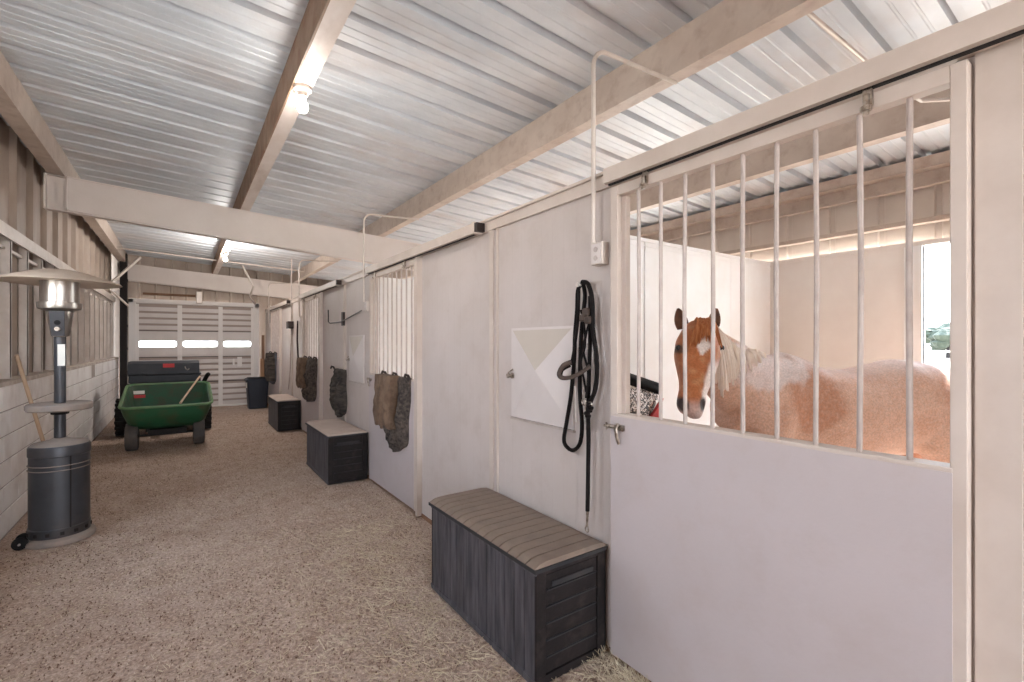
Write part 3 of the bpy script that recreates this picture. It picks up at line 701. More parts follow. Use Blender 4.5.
# ------------------------------------------------------------------ patio heater
def heater():
    cx, cy = -.80, 5.12
    e = empty('patio_heater', (cx, cy, 0), 'tall dusty grey mushroom patio heater standing by the block wall', 'patio heater')
    c = (cx, cy, 0)
    MB().lathe([(0, .0), (.213, .0), (.218, .02), (.213, .04), (.185, .055), (0, .055)], c, 40).build('base', M['htrtop'], e, smooth=True)
    MB().lathe([(0, .05), (.183, .05), (.185, .06), (.185, .12), (.18, .125), (.18, .67), (.185, .675), (.185, .735), (.178, .752), (0, .752)], c, 48).build('tank_housing', M['htr'], e, smooth=True)
    top = MB().lathe([(0, .753), (.176, .753), (.165, .765), (.07, .785), (.045, .80), (0, .80)], c, 40).build('housing_top', M['htrtop'], e, smooth=True)
    mb = MB()
    for z in (.60, .565): mb.lathe([(.182, z), (.187, z+.004), (.182, z+.008)], c, 48)
    mb.build('trim_band', M['htrtop'], e, smooth=True)
    a = math.radians(-62)
    d = Vector((math.cos(a), math.sin(a), 0)); n = Vector((-d.y, d.x, 0))
    cp = Vector(c)+d*.181
    mb = MB(); mb.box(-.003, .003, -.004, .004, .1, .68, 0, Matrix.Translation(cp) @ Matrix.Rotation(a, 4, 'Z')); mb.build('door_seam', M['dark'], e)
    mb = MB()
    for kk in range(14):
        mb = MB(); aa = kk*2*PI/14; mb.box(-.004, .004, -.012, .012, .075, .1, 0, Matrix.Translation(Vector(c)+Vector((math.cos(aa), math.sin(aa), 0))*.1855) @ Matrix.Rotation(aa, 4, 'Z'))
        mb.build('vent_hole', M['dark'], e)
    MB().lathe([(.036, .79), (.036, 1.80), (0, 1.80)], c, 24).build('pole', M['htr'], e, smooth=True)
    MB().box(-.002, .002, -.022, .022, 1.37, 1.54, 0, Matrix.Translation(Vector(c)+Vector((math.cos(math.radians(-70)), math.sin(math.radians(-70)), 0))*.037) @ Matrix.Rotation(math.radians(-70), 4, 'Z')).build('sticker', M['paper'], e)
    MB().lathe([(0, 1.02), (.19, 1.02), (.2, 1.03), (.2, 1.065), (.19, 1.075), (0, 1.075)], c, 44).build('side_table', M['htrtop'], e, smooth=True)
    MB().lathe([(.05, .985), (.055, .99), (.06, 1.02), (.03, 1.02)], c, 20).build('table_collar', M['black'], e, smooth=True)
    # flared control housing, front dark plate
    MB().lathe([(.045, 1.60), (.055, 1.61), (.085, 1.80), (.0, 1.80)], c, 4*4).build('control_housing', M['steel'], e, smooth=True)
    R = Matrix.Rotation(math.radians(-92), 4, 'Z')
    pl = MB().prism([R @ Vector((.05, -.038, 1.605))+Vector(c), R @ Vector((.05, .038, 1.605))+Vector(c), R @ Vector((.092, .045, 1.80))+Vector(c), R @ Vector((.092, -.045, 1.80))+Vector(c)], R @ Vector((.012, 0, 0))).build('control_panel', M['htr'], e)
    MB().lathe([(0, 0), (.018, 0), (.016, .02), (0, .02)], R @ Vector((.074, 0, 1.66))+Vector(c), 16, R @ Matrix.Rotation(PI/2, 4, 'Y')).build('knob', M['chrome'], pl, smooth=True)
    MB().lathe([(0, 0), (.02, 0), (.018, .01), (0, .01)], R @ Vector((.08, 0, 1.71))+Vector(c), 16, R @ Matrix.Rotation(PI/2, 4, 'Y')).build('gauge', M['black'], pl, smooth=True)
    MB().lathe([(0, 1.80), (.08, 1.802), (.13, 1.82), (.135, 1.835), (.135, 1.868), (.125, 1.872), (0, 1.872)], c, 40).build('burner_ring', M['steel'], e, smooth=True)
    MB().lathe([(.118, 1.872), (.118, 2.04), (.114, 2.04), (.114, 1.872), (.118, 1.872)], c, 48).build('emitter_screen', M['steel'], e, smooth=True)
    MB().lathe([(0, 2.135), (.08, 2.13), (.18, 2.105), (.375, 2.035), (.383, 2.026), (.375, 2.024), (.16, 2.034), (0, 2.04)], c, 56).build('reflector_hood', M['hood'], e, smooth=True)
    mb = MB()
    for kk in range(3):
        mb = MB(); aa = kk*2*PI/3; mb.tube([Vector(c)+Vector((.11*math.cos(aa), .11*math.sin(aa), 2.0)), Vector(c)+Vector((.11*math.cos(aa), .11*math.sin(aa), 2.09))], .006)
        mb.build('hood_post', M['steel'], e)
    for s in (-1, 1):
        wc = Vector((cx-.2+s*.0, cy-.12-.0, 0)) + Vector((-.0, .05+s*.05, .045))
        MB().lathe([(0, -.02), (.02, -.02), (.045, -.015), (.048, 0), (.045, .015), (.02, .02), (0, .02)], wc, 20, Matrix.Rotation(PI/2, 4, 'X')).build('wheel', M['black'], e, smooth=True)
    MB().tube([(cx-.2, cy-.15, .045), (cx-.2, cy+.02, .045)], .008).build('axle', M['steel'], e)
heater()
# wooden handle leaning on wall
tag(MB().tube([(-.98, 6.32, .016), (-1.145, 5.62, 1.45)], [.016, .014], 10).build('broomstick', M['wood'], smooth=True), 'pale wooden broomstick leaning on the block wall behind the patio heater', 'stick')

# ------------------------------------------------------------------ green dump cart
def tyre(mb, c, R, W, lugs=0, axis=0):
    rot = Matrix.Rotation(PI/2, 4, 'Y')
    pr = [(R*.55, -W*.42), (R*.8, -W*.5), (R*.95, -W*.46), (R, -W*.3), (R, W*.3), (R*.95, W*.46), (R*.8, W*.5), (R*.55, W*.42), (R*.55, -W*.42)]
    mb.lathe(pr, c, 36, rot)
    if lugs:
        for k in range(lugs):
            a = 2*PI*k/lugs
            for s in (-1, 1):
                m4 = Matrix.Translation(c) @ Matrix.Rotation(a+(PI/lugs if s > 0 else 0), 4, 'X')
                mb.box(min(0, s*W*.5), max(0, s*W*.5), -.022, .022, R-.01, R+.022, 0, m4)
def rim(c, R, W):
    return MB().lathe([(0, -W*.3), (R*.2, -W*.3), (R*.25, -W*.2), (R*.5, -W*.2), (R*.57, -W*.38), (R*.57, W*.38), (R*.5, W*.2), (R*.25, W*.2), (R*.2, W*.3), (0, W*.3)], c, 28, Matrix.Rotation(PI/2, 4, 'Y'))
def cart():
    e = empty('dump_cart', (-.2, 8.9, 0), 'green poly dump cart on grey tyres tipped forward in the aisle', 'cart')
    # tub: lofted rounded rect rings, tilted forward
    def ring(x0, x1, y0, y1, zf, zb, r=.09):
        P = []
        for (cx, cy, a0) in ((x1-r, y1-r, 0), (x0+r, y1-r, PI/2), (x0+r, y0+r, PI), (x1-r, y0+r, 1.5*PI)):
            for k in range(5):
                t = a0+k*PI/8; x = cx+r*math.cos(t); y = cy+r*math.sin(t); f = (y-y0)/(y1-y0)
                P.append(Vector((x, y, zf+(zb-zf)*f)))
        return P
    outer = [ring(-.72, .36, 8.42, 9.62, .63, .87), ring(-.695, .335, 8.44, 9.58, .52, .78), ring(-.64, .28, 8.52, 9.5, .38, .48), ring(-.52, .16, 8.68, 9.4, .29, .31, .07)]
    inner = [ring(-.49, .13, 8.72, 9.36, .32, .34, .07), ring(-.61, .25, 8.55, 9.47, .40, .50), ring(-.665, .305, 8.47, 9.55, .54, .80), ring(-.69, .33, 8.455, 9.585, .635, .875)]
    mb = MB(); bm = mb.bm
    R = [[bm.verts.new(p) for p in r] for r in outer+inner]; n = len(R[0])
    seq = list(zip(R[:4], R[1:4])) 
    for A, B in zip(R[:3], R[1:4]):
        for k in range(n): bm.faces.new((A[k], A[(k+1) % n], B[(k+1) % n], B[k]))
    bm.faces.new(R[3])
    for A, B in zip(R[4:7], R[5:8]):
        for k in range(n): bm.faces.new((A[k], A[(k+1) % n], B[(k+1) % n], B[k])).material_index = 1
    bm.faces.new(R[4]).material_index = 1
    for k in range(n): bm.faces.new((R[7][k], R[7][(k+1) % n], R[0][(k+1) % n], R[0][k]))
    tub = mb.build('tub', [M['green'], M['greenin']], e, smooth=True)
    tub['label'] = 'mud-stained green tub'
    MB().tube(ring(-.725, .365, 8.415, 9.625, .638, .878, .1), .02, 8, closed=True).build('tub_rim', M['greenrim'], e, smooth=True)
    # sticker inside the back panel
    nrm = Vector((0, -.07, .02))
    def strip(x0, x1, f0, f1, m, nm):
        a = Vector((0, 9.455, .56)); b = Vector((0, 9.535, .79))
        p = lambda x, f: Vector((x, a.y+(b.y-a.y)*f-.018, a.z+(b.z-a.z)*f))
        MB().prism([p(x0, f0), p(x1, f0), p(x1, f1), p(x0, f1)], (0, .004, 0)).build(nm, m, e)
    strip(-.64, -.50, .78, 1.0, M['paper'], 'sticker'); strip(-.64, -.49, .52, .72, M['redlab'], 'sticker')
    for k, (x, y) in enumerate(((-.60, 8.68), (.20, 8.72))):
        mb = MB(); tyre(mb, Vector((x, y, .2)), .2, .15); w = mb.build('wheel', M['tyre'], e, smooth=True)
        rim(Vector((x, y, .2)), .2, .14).build('hub', M['htr'], w, smooth=True)
    MB().tube([(-.6, 8.7, .2), (.2, 8.72, .2)], .016).build('axle', M['dark'], e)
    mb = MB()
    for x in (-.42, .04): mb.box(x-.02, x+.02, 8.6, 9.6, .26, .30)
    mb.box(-.42, .04, 9.0, 9.04, .22, .27); mb.box(-.42, .04, 8.68, 8.74, .2, .27)
    mb.tube([(-.19, 9.5, .27), (-.19, 9.66, .34)], .02)
    mb.build('chassis', M['dark'], e)
cart()
tag(MB().tube([(-.03, 8.50, .665), (.22, 9.70, .95), (.24, 9.78, .97)], .015, 10).build('fork_handle', M['wood']), 'pale tool handle lying across the rim of the green dump cart', 'handle')

# utility vehicle behind the cart
def utv():
    e = empty('utility_trailer', (-.22, 10.3, 0), 'black utility trailer with knobby tyres parked behind the green cart', 'trailer')
    for x in (-.80, .31):
        mb = MB(); tyre(mb, Vector((x, 10.2, .31)), .29, .22, 18); w = mb.build('tyre', M['blacktyre'], e)
        rim(Vector((x, 10.2, .31)), .29, .2).build('hub', M['dark'], w, smooth=True)
    MB().tube([(-.8, 10.2, .31), (.31, 10.2, .31)], .03).build('axle', M['dark'], e)
    mb = MB(); mb.box(-.62, .2, 9.95, 11.2, .42, .50)
    for x in (-.62, .16): mb.box(x, x+.04, 9.95, 11.2, .30, .42)
    mb.box(-.25, -.17, 9.7, 10.0, .42, .47)
    mb.build('chassis', M['black'], e)
    mb = MB(); mb.box(-.74, .28, 9.98, 11.1, .50, .86); mb.box(-.76, .30, 9.95, 10.0, .80, .875)
    for x in (-.7, -.4, -.1, .2): mb.box(x, x+.05, 9.965, 9.98, .52, .80)
    mb.build('cargo_bed', M['boxblk'], e, bevel=.012)
    MB().box(-.28, -.16, 9.935, 9.95, .83, .86).build('bed_latch', M['steel'], e)
    MB().tube([(.3, 10.1, .84), (.36, 10.02, .98), (.38, 10.0, 1.0)], .035).build('hitch_grip', M['black'], e)
    b = empty('tool_chest', (-.22, 10.3, .876), 'black plastic tool chest with red label sitting on the utility trailer', 'tool chest')
    mb = MB(); mb.box(-.74, .26, 10.02, 10.55, .877, 1.02)
    mb.box(-.75, .27, 10.0, 10.56, .995, 1.02); mb.build('body', M['toolbox'], b, bevel=.012)
    mb = MB(); mb.prism([(-.75, 10.0, 1.022), (-.75, 10.04, 1.20), (-.75, 10.10, 1.235), (-.75, 10.5, 1.235), (-.75, 10.56, 1.2), (-.75, 10.57, 1.022)], (.99, 0, 0))
    mb.box(-.70, -.68, 9.99, 10.0, 1.03, 1.06)
    for x in (-.62, -.56, -.5): mb.box(x, x+.02, 9.99, 10.01, 1.0, 1.05)
    ld = mb.build('lid', M['toolbox'], b, bevel=.014)
    MB().prism([(-.28, 10.012, 1.13), (-.12, 10.012, 1.13), (-.12, 10.028, 1.195), (-.28, 10.028, 1.195)], (0, -.01, 0)).build('label_plate', M['redlab'], ld)
    MB().tube([(.03, 10.0, 1.14), (.04, 9.985, 1.1), (.07, 9.985, 1.08), (.09, 10.0, 1.1)], .008).build('latch', M['steel'], ld)
utv()

# ------------------------------------------------------------------ deck boxes
def deck_box(X0, X1, Y0, Y1, H, lab, planks, lidm, rz=0):
    e = empty('deck_box', ((X0+X1)/2, (Y0+Y1)/2, 0), lab, 'storage box', 'plastic deck boxes along the stall wall', rz)
    Tm = Matrix.Translation(Vector(e.location)) @ Matrix.Rotation(rz, 4, 'Z') @ Matrix.Translation(-Vector(e.location))
    zb = H-.045
    mb = MB(); mb.box(X0+.012, X1-.012, Y0+.012, Y1-.012, 0.0, zb, 0, Tm)
    mb.build('body', M['deckend'], e)
    mb = MB()       # long front with vertical planks
    n = 13; wpl = (Y1-Y0-.02)/n
    for i in range(n): mb.box(X0, X0+.014, Y0+.01+i*wpl+.003, Y0+.01+(i+1)*wpl-.003, .03, zb-.03, 0, Tm)
    mb.box(X0-.006, X0+.014, Y0+.0, Y1, 0, .03, 0, Tm); mb.box(X0-.004, X0+.014, Y0, Y1, zb-.03, zb, 0, Tm)
    mb.build('front_panel', M['deck'], e, bevel=.003)
    for (ya, yb, s) in ((Y0, Y0+.014, -1), (Y1-.014, Y1, 1)):
        mb = MB(); a, b = X0+.0, X1
        mb.box(a, b, ya, yb, 0, .04, 0, Tm); mb.box(a, a+.055, ya, yb, .04, zb, 0, Tm); mb.box(b-.055, b, ya, yb, .04, zb, 0, Tm); mb.box(a+.055, b-.055, ya, yb, zb-.035, zb, 0, Tm)
        hh = (zb-.035-.04)/6
        for i in range(6):
            mb.box(a+.06, b-.06, ya+(.006 if s < 0 else 0), yb-(.006 if s > 0 else 0), .04+i*hh+.004, .04+(i+1)*hh-.005, 0, Tm)
            mb.box(a+.06, b-.06, ya+(.001 if s < 0 else .004), yb-(.004 if s < 0 else .001), .04+i*hh-.004, .04+i*hh+.003, 1, Tm) if i else None
        # recessed hand grip
        mb.box(a+.09, b-.09, ya-.004 if s < 0 else yb, ya if s < 0 else yb+.004, zb-.1, zb-.075, 1, Tm)
        mb.build('end_panel', [M['deckend'], M['boxblk']], e, bevel=.003)
    # lid: curved slats or smooth
    mb = MB()
    m = 14
    def zl(f): return zb+.008+.022*(1-abs(2*f-1)**8)
    if planks:
        n = 15; wl = (Y1-Y0+.02)/n
        for i in range(n):
            ya, yb = Y0-.01+i*wl+.004, Y0-.01+(i+1)*wl-.004
            P = [(X0-.014+(X1-X0+.02)*q/m, ya, zl(q/m)) for q in range(m+1)] + [(X1+.006, ya, zb), (X0-.014, ya, zb)]
            mb.prism([Tm @ Vector(p) for p in P], Tm.to_3x3() @ Vector((0, yb-ya, 0)))
        P = [(X0-.01+(X1-X0+.012)*q/m, Y0-.005, zl(q/m)-.006) for q in range(m+1)] + [(X1+.002, Y0-.005, zb-.0), (X0-.01, Y0-.005, zb)]
        mb.prism([Tm @ Vector(p) for p in P], Tm.to_3x3() @ Vector((0, Y1-Y0+.01, 0)), 1)
    else:
        P = [(X0-.014+(X1-X0+.02)*q/m, Y0-.01, zl(q/m)-.006) for q in range(m+1)] + [(X1+.006, Y0-.01, zb-.004), (X0-.014, Y0-.01, zb-.004)]
        mb.prism([Tm @ Vector(p) for p in P], Tm.to_3x3() @ Vector((0, Y1-Y0+.02, 0)))
    l = mb.build('lid', [lidm, M['deckend']], e, bevel=.004)
    if lidm is M['lid2']: l['label'] = 'pale dusty smooth lid'
    mb = MB(); mb.box(X0-.016, X0-.002, Y0-.012, Y1+.012, zb-.012, zb+.006, 0, Tm); mb.box(X0-.01, X1, Y0-.014, Y0-.004, zb-.012, zb+.004, 0, Tm)
    mb.build('lid_edge', M['boxblk'], e)
deck_box(1.295, 1.735, 1.66, 2.74, .578, 'large black deck box with slatted dusty lid below the hanging bridle', True, M['lid'])
deck_box(1.30, 1.73, 5.35, 6.44, .57, 'dark deck box with smooth dusty lid, between the camouflage and rolled blankets', False, M['lid2'])
deck_box(1.36, 1.73, 9.08, 10.18, .565, 'farthest dark deck box along the stall wall, nearest the trash bin', False, M['lid2'])

# trash bin
e = empty('trash_bin', (1.46, 12.75, 0), 'dark navy plastic trash bin standing beside the garage door', 'bin')
mb = MB(); rings = []
def rr(cx, cy, w, d, z, r=.05):
    P = []
    for (sx, sy, a0) in ((1, 1, 0), (-1, 1, PI/2), (-1, -1, PI), (1, -1, 1.5*PI)):
        for k in range(4):
            t = a0+k*PI/6; P.append(Vector((cx+sx*(w/2-r)+r*math.cos(t), cy+sy*(d/2-r)+r*math.sin(t), z)))
    return P
mb.loft([rr(1.46, 12.75, .38, .38, 0), rr(1.46, 12.75, .46, .46, .66)]); mb.build('body', M['bin'], e, smooth=True)
MB().loft([rr(1.46, 12.75, .50, .50, .64), rr(1.46, 12.75, .50, .50, .69), rr(1.46, 12.75, .46, .46, .71)]).build('rim', M['bin'], e, smooth=True)
MB().loft([rr(1.46, 12.75, .44, .44, .70), rr(1.46, 12.75, .40, .40, .725)]).build('lid', M['black'], e, smooth=True)
MB().box(1.21, 1.225, 12.52, 12.60, .50, .62, 0).build('sticker', M['paper'], e)
# boards leaning at the end wall
tag(MB().prism([(1.66, 13.45, 0), (1.80-.08, 13.45, 0), (1.72, 13.6, 1.75), (1.66, 13.6, 1.75)], (0, .025, 0)).build('brown_plank', M['board']), 'dark brown plank leaning on the end wall behind the trash bin', 'plank')
tag(MB().prism([(1.60, 13.38, 0), (1.70, 13.38, 0), (1.69, 13.52, 1.15), (1.62, 13.52, 1.15)], (0, .025, 0)).build('tan_plank', M['board2']), 'shorter tan plank leaning in front of the dark brown plank', 'plank')

# ------------------------------------------------------------------ blankets
def blanket(nm, Yc, z0, z1, wt, wb, lab, m, m2=None, flap=None, folds=5, seed=0, th=.07, X=1.715, hooks=2, curl=.0):
    e = empty(nm, (X, Yc, z0), lab, 'blanket', 'horse blankets hung on the stall fronts')
    rnd = random.Random(seed); ph = [rnd.uniform(0, 6) for _ in range(6)]
    def sheetf(name, yl, yr, za, zb, th, mm, off, nx=36, nz=30, botround=.25, inset=0):
        mb = MB(); bm = mb.bm; Fv, Bv = [], []
        for j in range(nz+1):
            fj = j/nz; rf, rb = [], []
            # width profile
            for i in range(nx+1):
                fi = i/nx
                L0 = yl[0]+(yl[1]-yl[0])*fj; R0 = yr[0]+(yr[1]-yr[0])*fj
                y = L0+(R0-L0)*fi + .012*math.sin(fj*9+ph[0])
                edge = math.sin(PI*min(max(fi, 0), 1))**.35 if 0 < fi < 1 else 0
                bot = botround*(1-math.sin(PI*fi)**.45)
                z = za+(zb-za)*fj*(1-bot) + .012*math.sin(fi*14+ph[1])*fj
                fold = .5+.5*math.sin(fi*folds*2*PI*(1-.15*fj)+ph[2]+1.3*math.sin(fj*3+ph[3]))
                cr = .5+1.1*noise.noise(Vector((fi*5, fj*5, seed*1.7)))+.6*noise.noise(Vector((fi*13, fj*9, seed)))
                vb = math.sin(PI*min(1, fj*1.02+.02))**.25
                d = off + th*max(.15, .2+.65*fold*(.4+.6*fj)+.45*cr)*edge*(.55+.45*vb)*(.6+.4*math.sin(fj*PI*.9+.3))
                rf.append(bm.verts.new((X-.002-d, y, z))); rb.append(bm.verts.new((X-off*.2, y, z)))
            Fv.append(rf); Bv.append(rb)
        for j in range(nz):
            for i in range(nx):
                bm.faces.new((Fv[j][i], Fv[j][i+1], Fv[j+1][i+1], Fv[j+1][i])); bm.faces.new((Bv[j][i], Bv[j+1][i], Bv[j+1][i+1], Bv[j][i+1]))
            bm.faces.new((Fv[j][0], Fv[j+1][0], Bv[j+1][0], Bv[j][0])); bm.faces.new((Fv[j][nx], Bv[j][nx], Bv[j+1][nx], Fv[j+1][nx]))
        for i in range(nx):
            bm.faces.new((Fv[0][i], Bv[0][i], Bv[0][i+1], Fv[0][i+1])); bm.faces.new((Fv[nz][i], Fv[nz][i+1], Bv[nz][i+1], Bv[nz][i]))
        return mb.build(name, mm, e, smooth=True)
    sheetf('cloth', (Yc+wt/2, Yc+wb/2), (Yc-wt/2, Yc-wb/2), z1, z0, th, m, .0)
    if flap:
        ya, yb, zb_ = flap
        sheetf('folded_flap', (ya, ya+.05), (yb, yb+.02), z1+.008, zb_, th*.35, m2, th*.95, botround=.04)
    hk = []
    for q in range(hooks):
        y = Yc+wt*.42-(wt*.84)*q/max(1, hooks-1)
        MB().tube([(1.72, y, z1-.02), (1.70, y, z1+.02), (1.675, y, z1+.03), (1.66, y-.01, z1+.0)], .013, 8).build('hanging_loop', M['iron'], e, smooth=True)
    return e
blanket('horse_blanket', 4.40, .51, 1.23, .72, .58, 'brown and camouflage horse blanket hung on the second barred door', M['blk1'], M['blk2'], (4.66, 4.26, .73), 4, 3, .13, hooks=3)
blanket('horse_blanket', 6.52, .56, 1.20, .46, .52, 'dark rolled horse blanket hanging above the middle deck box', M['blk3'], None, None, 3, 5, .16, X=1.755, hooks=1)
blanket('horse_blanket', 8.12, .60, 1.30, .85, .72, 'dark brown horse blanket hung on the third barred door', M['blk1'], M['blk2'], (8.5, 8.1, .82), 3, 8, .15, hooks=3)
blanket('horse_blanket', 11.95, .62, 1.32, .8, .6, 'grey and black horse blanket hung on the farthest door by the trash bin', M['blk4'], M['blk3'], (12.0, 11.6, .7), 3, 11, .16, hooks=2)

# ------------------------------------------------------------------ bridle and lead rope
def P(u, v, X=1.725): 
    return onx(u, v, X)
def spline(pts, n=8):
    out = []; pts = [Vector(p) for p in pts]
    for i in range(len(pts)-1):
        p0 = pts[max(i-1, 0)]; p1 = pts[i]; p2 = pts[i+1]; p3 = pts[min(i+2, len(pts)-1)]
        for k in range(n):
            t = k/n
            out.append(.5*((2*p1)+(p2-p0)*t+(2*p0-5*p1+4*p2-p3)*t*t+(3*p1-p0-3*p2+p3)*t**3))
    out.append(pts[-1]); return out
br = empty('bridle', (1.74, P(582, 285).y, 1.2), 'black leather bridle with brown noseband hanging on the wall beside the horse door', 'bridle')
X = 1.722
def strap(pts, r=.009, m='rope', nm='strap', flat=1.0):
    return MB().tube(spline([P(a, b, c) for a, b, c in pts]), r, 8, flat=flat).build(nm, M[m], br, smooth=True)
strap([(583, 283, X), (578, 290, X), (577, 310, X), (575, 335, X), (574, 362, X), (571, 395, X), (567, 420, X), (564, 440, X), (568, 448, X), (574, 450, X), (580, 443, X), (582, 425, X), (580, 395, X), (580, 370, X), (581, 340, X), (583, 315, X), (585, 296, X), (583, 283, X-.01)], .011, nm='reins')
strap([(582, 282, X-.015), (588, 284, X-.015), (592, 300, X-.015), (593, 330, X-.015), (596, 352, X-.01), (597, 372, X-.01), (595, 390, X-.01), (590, 403, X-.01), (587, 412, X-.01)], .012, nm='headpiece')
strap([(579, 287, X-.02), (578, 320, X-.02), (574, 350, X-.02), (571, 365, X-.03)], .008, nm='cheek_strap')
strap([(581, 310, X-.02), (584, 325, X-.02), (585, 345, X-.02), (581, 362, X-.02), (584, 380, X-.02), (586, 392, X-.02)], .006, nm='throat_strap')
strap([(590, 318, X-.02), (586, 335, X-.02), (583, 350, X-.02), (588, 372, X-.02), (586, 398, X-.02)], .006, nm='throat_strap')
strap([(571, 362, X-.06), (563, 366, X-.08), (559, 374, X-.09), (563, 378, X-.09), (572, 377, X-.08), (582, 372, X-.05), (590, 366, X-.03)], .013, 'brownlea', 'noseband', .6)
strap([(570, 366, X-.03), (563, 370, X-.04), (561, 376, X-.05)], .007, nm='noseband_lining')
strap([(590, 296, X), (590, 340, X), (589, 380, X), (588, 410, X), (588, 430, X)], .010, nm='long_strap')
strap([(575, 386, X-.01), (575.5, 405, X-.01), (576, 422, X-.01)], .004, 'cord', 'cord')
mb = MB()
for (u, v) in ((586, 312), (588, 320), (583, 318)):
    c = P(u, v, X-.03); mb.box(c.x-.012, c.x+.012, c.y-.02, c.y+.02, c.z-.02, c.z+.02)
mb.build('knot', M['brownlea'], br, bevel=.008)
mb = MB()
for (u, v) in ((584, 402), (587, 410), (590, 405)):
    c = P(u, v, X-.02); mb.tube([c+Vector((0, .014*math.cos(t*PI/5), .016*math.sin(t*PI/5))) for t in range(10)], .004, 6, closed=True)
mb.build('buckle', M['chrome'], br, smooth=True)
nail = P(581, 285, 1.71)
MB().lathe([(0, 0), (.011, 0), (.013, .006), (.006, .02), (.006, .06), (0, .06)], (nail.x-.03, nail.y, nail.z), 12, Matrix.Rotation(PI/2, 4, 'Y')).build('wall_hook', M['cord'], br, smooth=True)
lr = empty('lead_rope', (1.71, P(588, 420).y, .6), 'straight black lead rope hanging down below the bridle to the big deck box', 'rope')
MB().tube([P(588, 402, 1.705), P(588.5, 440, 1.705), P(588, 480, 1.705), P(587.5, 511, 1.705)], .011, 8).build('rope', M['rope'], lr, smooth=True)
mb = MB(); a = P(587.5, 511, 1.705); b = P(587, 527, 1.705); mb.tube([a, a+(b-a)*.4, b], [.009, .006, .006], 8)
c = P(587, 529, 1.705); mb.tube([c+Vector((0, .012*math.cos(t*PI/5), .016*math.sin(t*PI/5))) for t in range(10)], .004, 6, closed=True)
mb.build('snap_hook', M['chrome'], lr, smooth=True)
mb = MB(); c = P(589, 405, 1.70)
for i in range(5): mb.lathe([(0, -.012), (.014, -.008), (.017, 0), (.014, .008), (0, .012)], (c.x+random.uniform(-.01, .01), c.y+random.uniform(-.015, .015), c.z-i*.014), 10)
mb.build('knot', M['rope'], lr, smooth=True)

# ------------------------------------------------------------------ feed sack in the horse stall
bg = empty('feed_sack', (2.86, 2.50, .95), 'black printed feed sack with a red corner hanging behind the bars left of the horse', 'sack')
Tm = Matrix.Translation((2.96, 2.545, 1.04)) @ Matrix.Rotation(math.radians(-10), 4, 'Z') @ Matrix.Rotation(math.radians(17), 4, 'Y')
def sack(mb, w, h, t, Tm):
    rings = []
    for j in range(13):
        f = j/12; tt = t*math.sin(PI*(.06+.9*f))**.5*(1 if f < .8 else 1-(f-.8)*3.5)
        rings.append([Tm @ Vector(((w/2)*(1+.05*math.sin(f*9+a))*(abs(math.cos(a))**.45)*(1 if math.cos(a) > 0 else -1), (tt/2)*(abs(math.sin(a))**.7)*(1 if math.sin(a) > 0 else -1)+.01*math.sin(a*3+f*8), h*f-h/2)) for a in [2*PI*k/28 for k in range(28)]])
    mb.loft(rings)
mb = MB(); sack(mb, .42, .44, .15, Tm); mb.build('sack_body', M['bagprint'], bg, smooth=True)
mb = MB(); sack(mb, .44, .10, .17, Tm @ Matrix.Translation((0, 0, .20))); mb.build('sack_top', M['black'], bg, smooth=True)
mb = MB(); mb.prism([Tm @ Vector(p) for p in ((.06, -.075, -.2), (.2, -.075, -.2), (.21, -.07, .13))], Tm.to_3x3() @ Vector((0, -.03, 0))); mb.build('red_corner', M['redlab'], bg)
mb = MB(); mb.tube(spline([(2.80, 2.59, 1.26), (2.77, 2.61, 1.34), (2.73, 2.64, 1.42), (2.72, 2.65, 1.56)]), [.022]*8+[.012]*8+[.018]*8+[.003], 8); mb.build('torn_strap', M['bagprint'], bg, smooth=True)

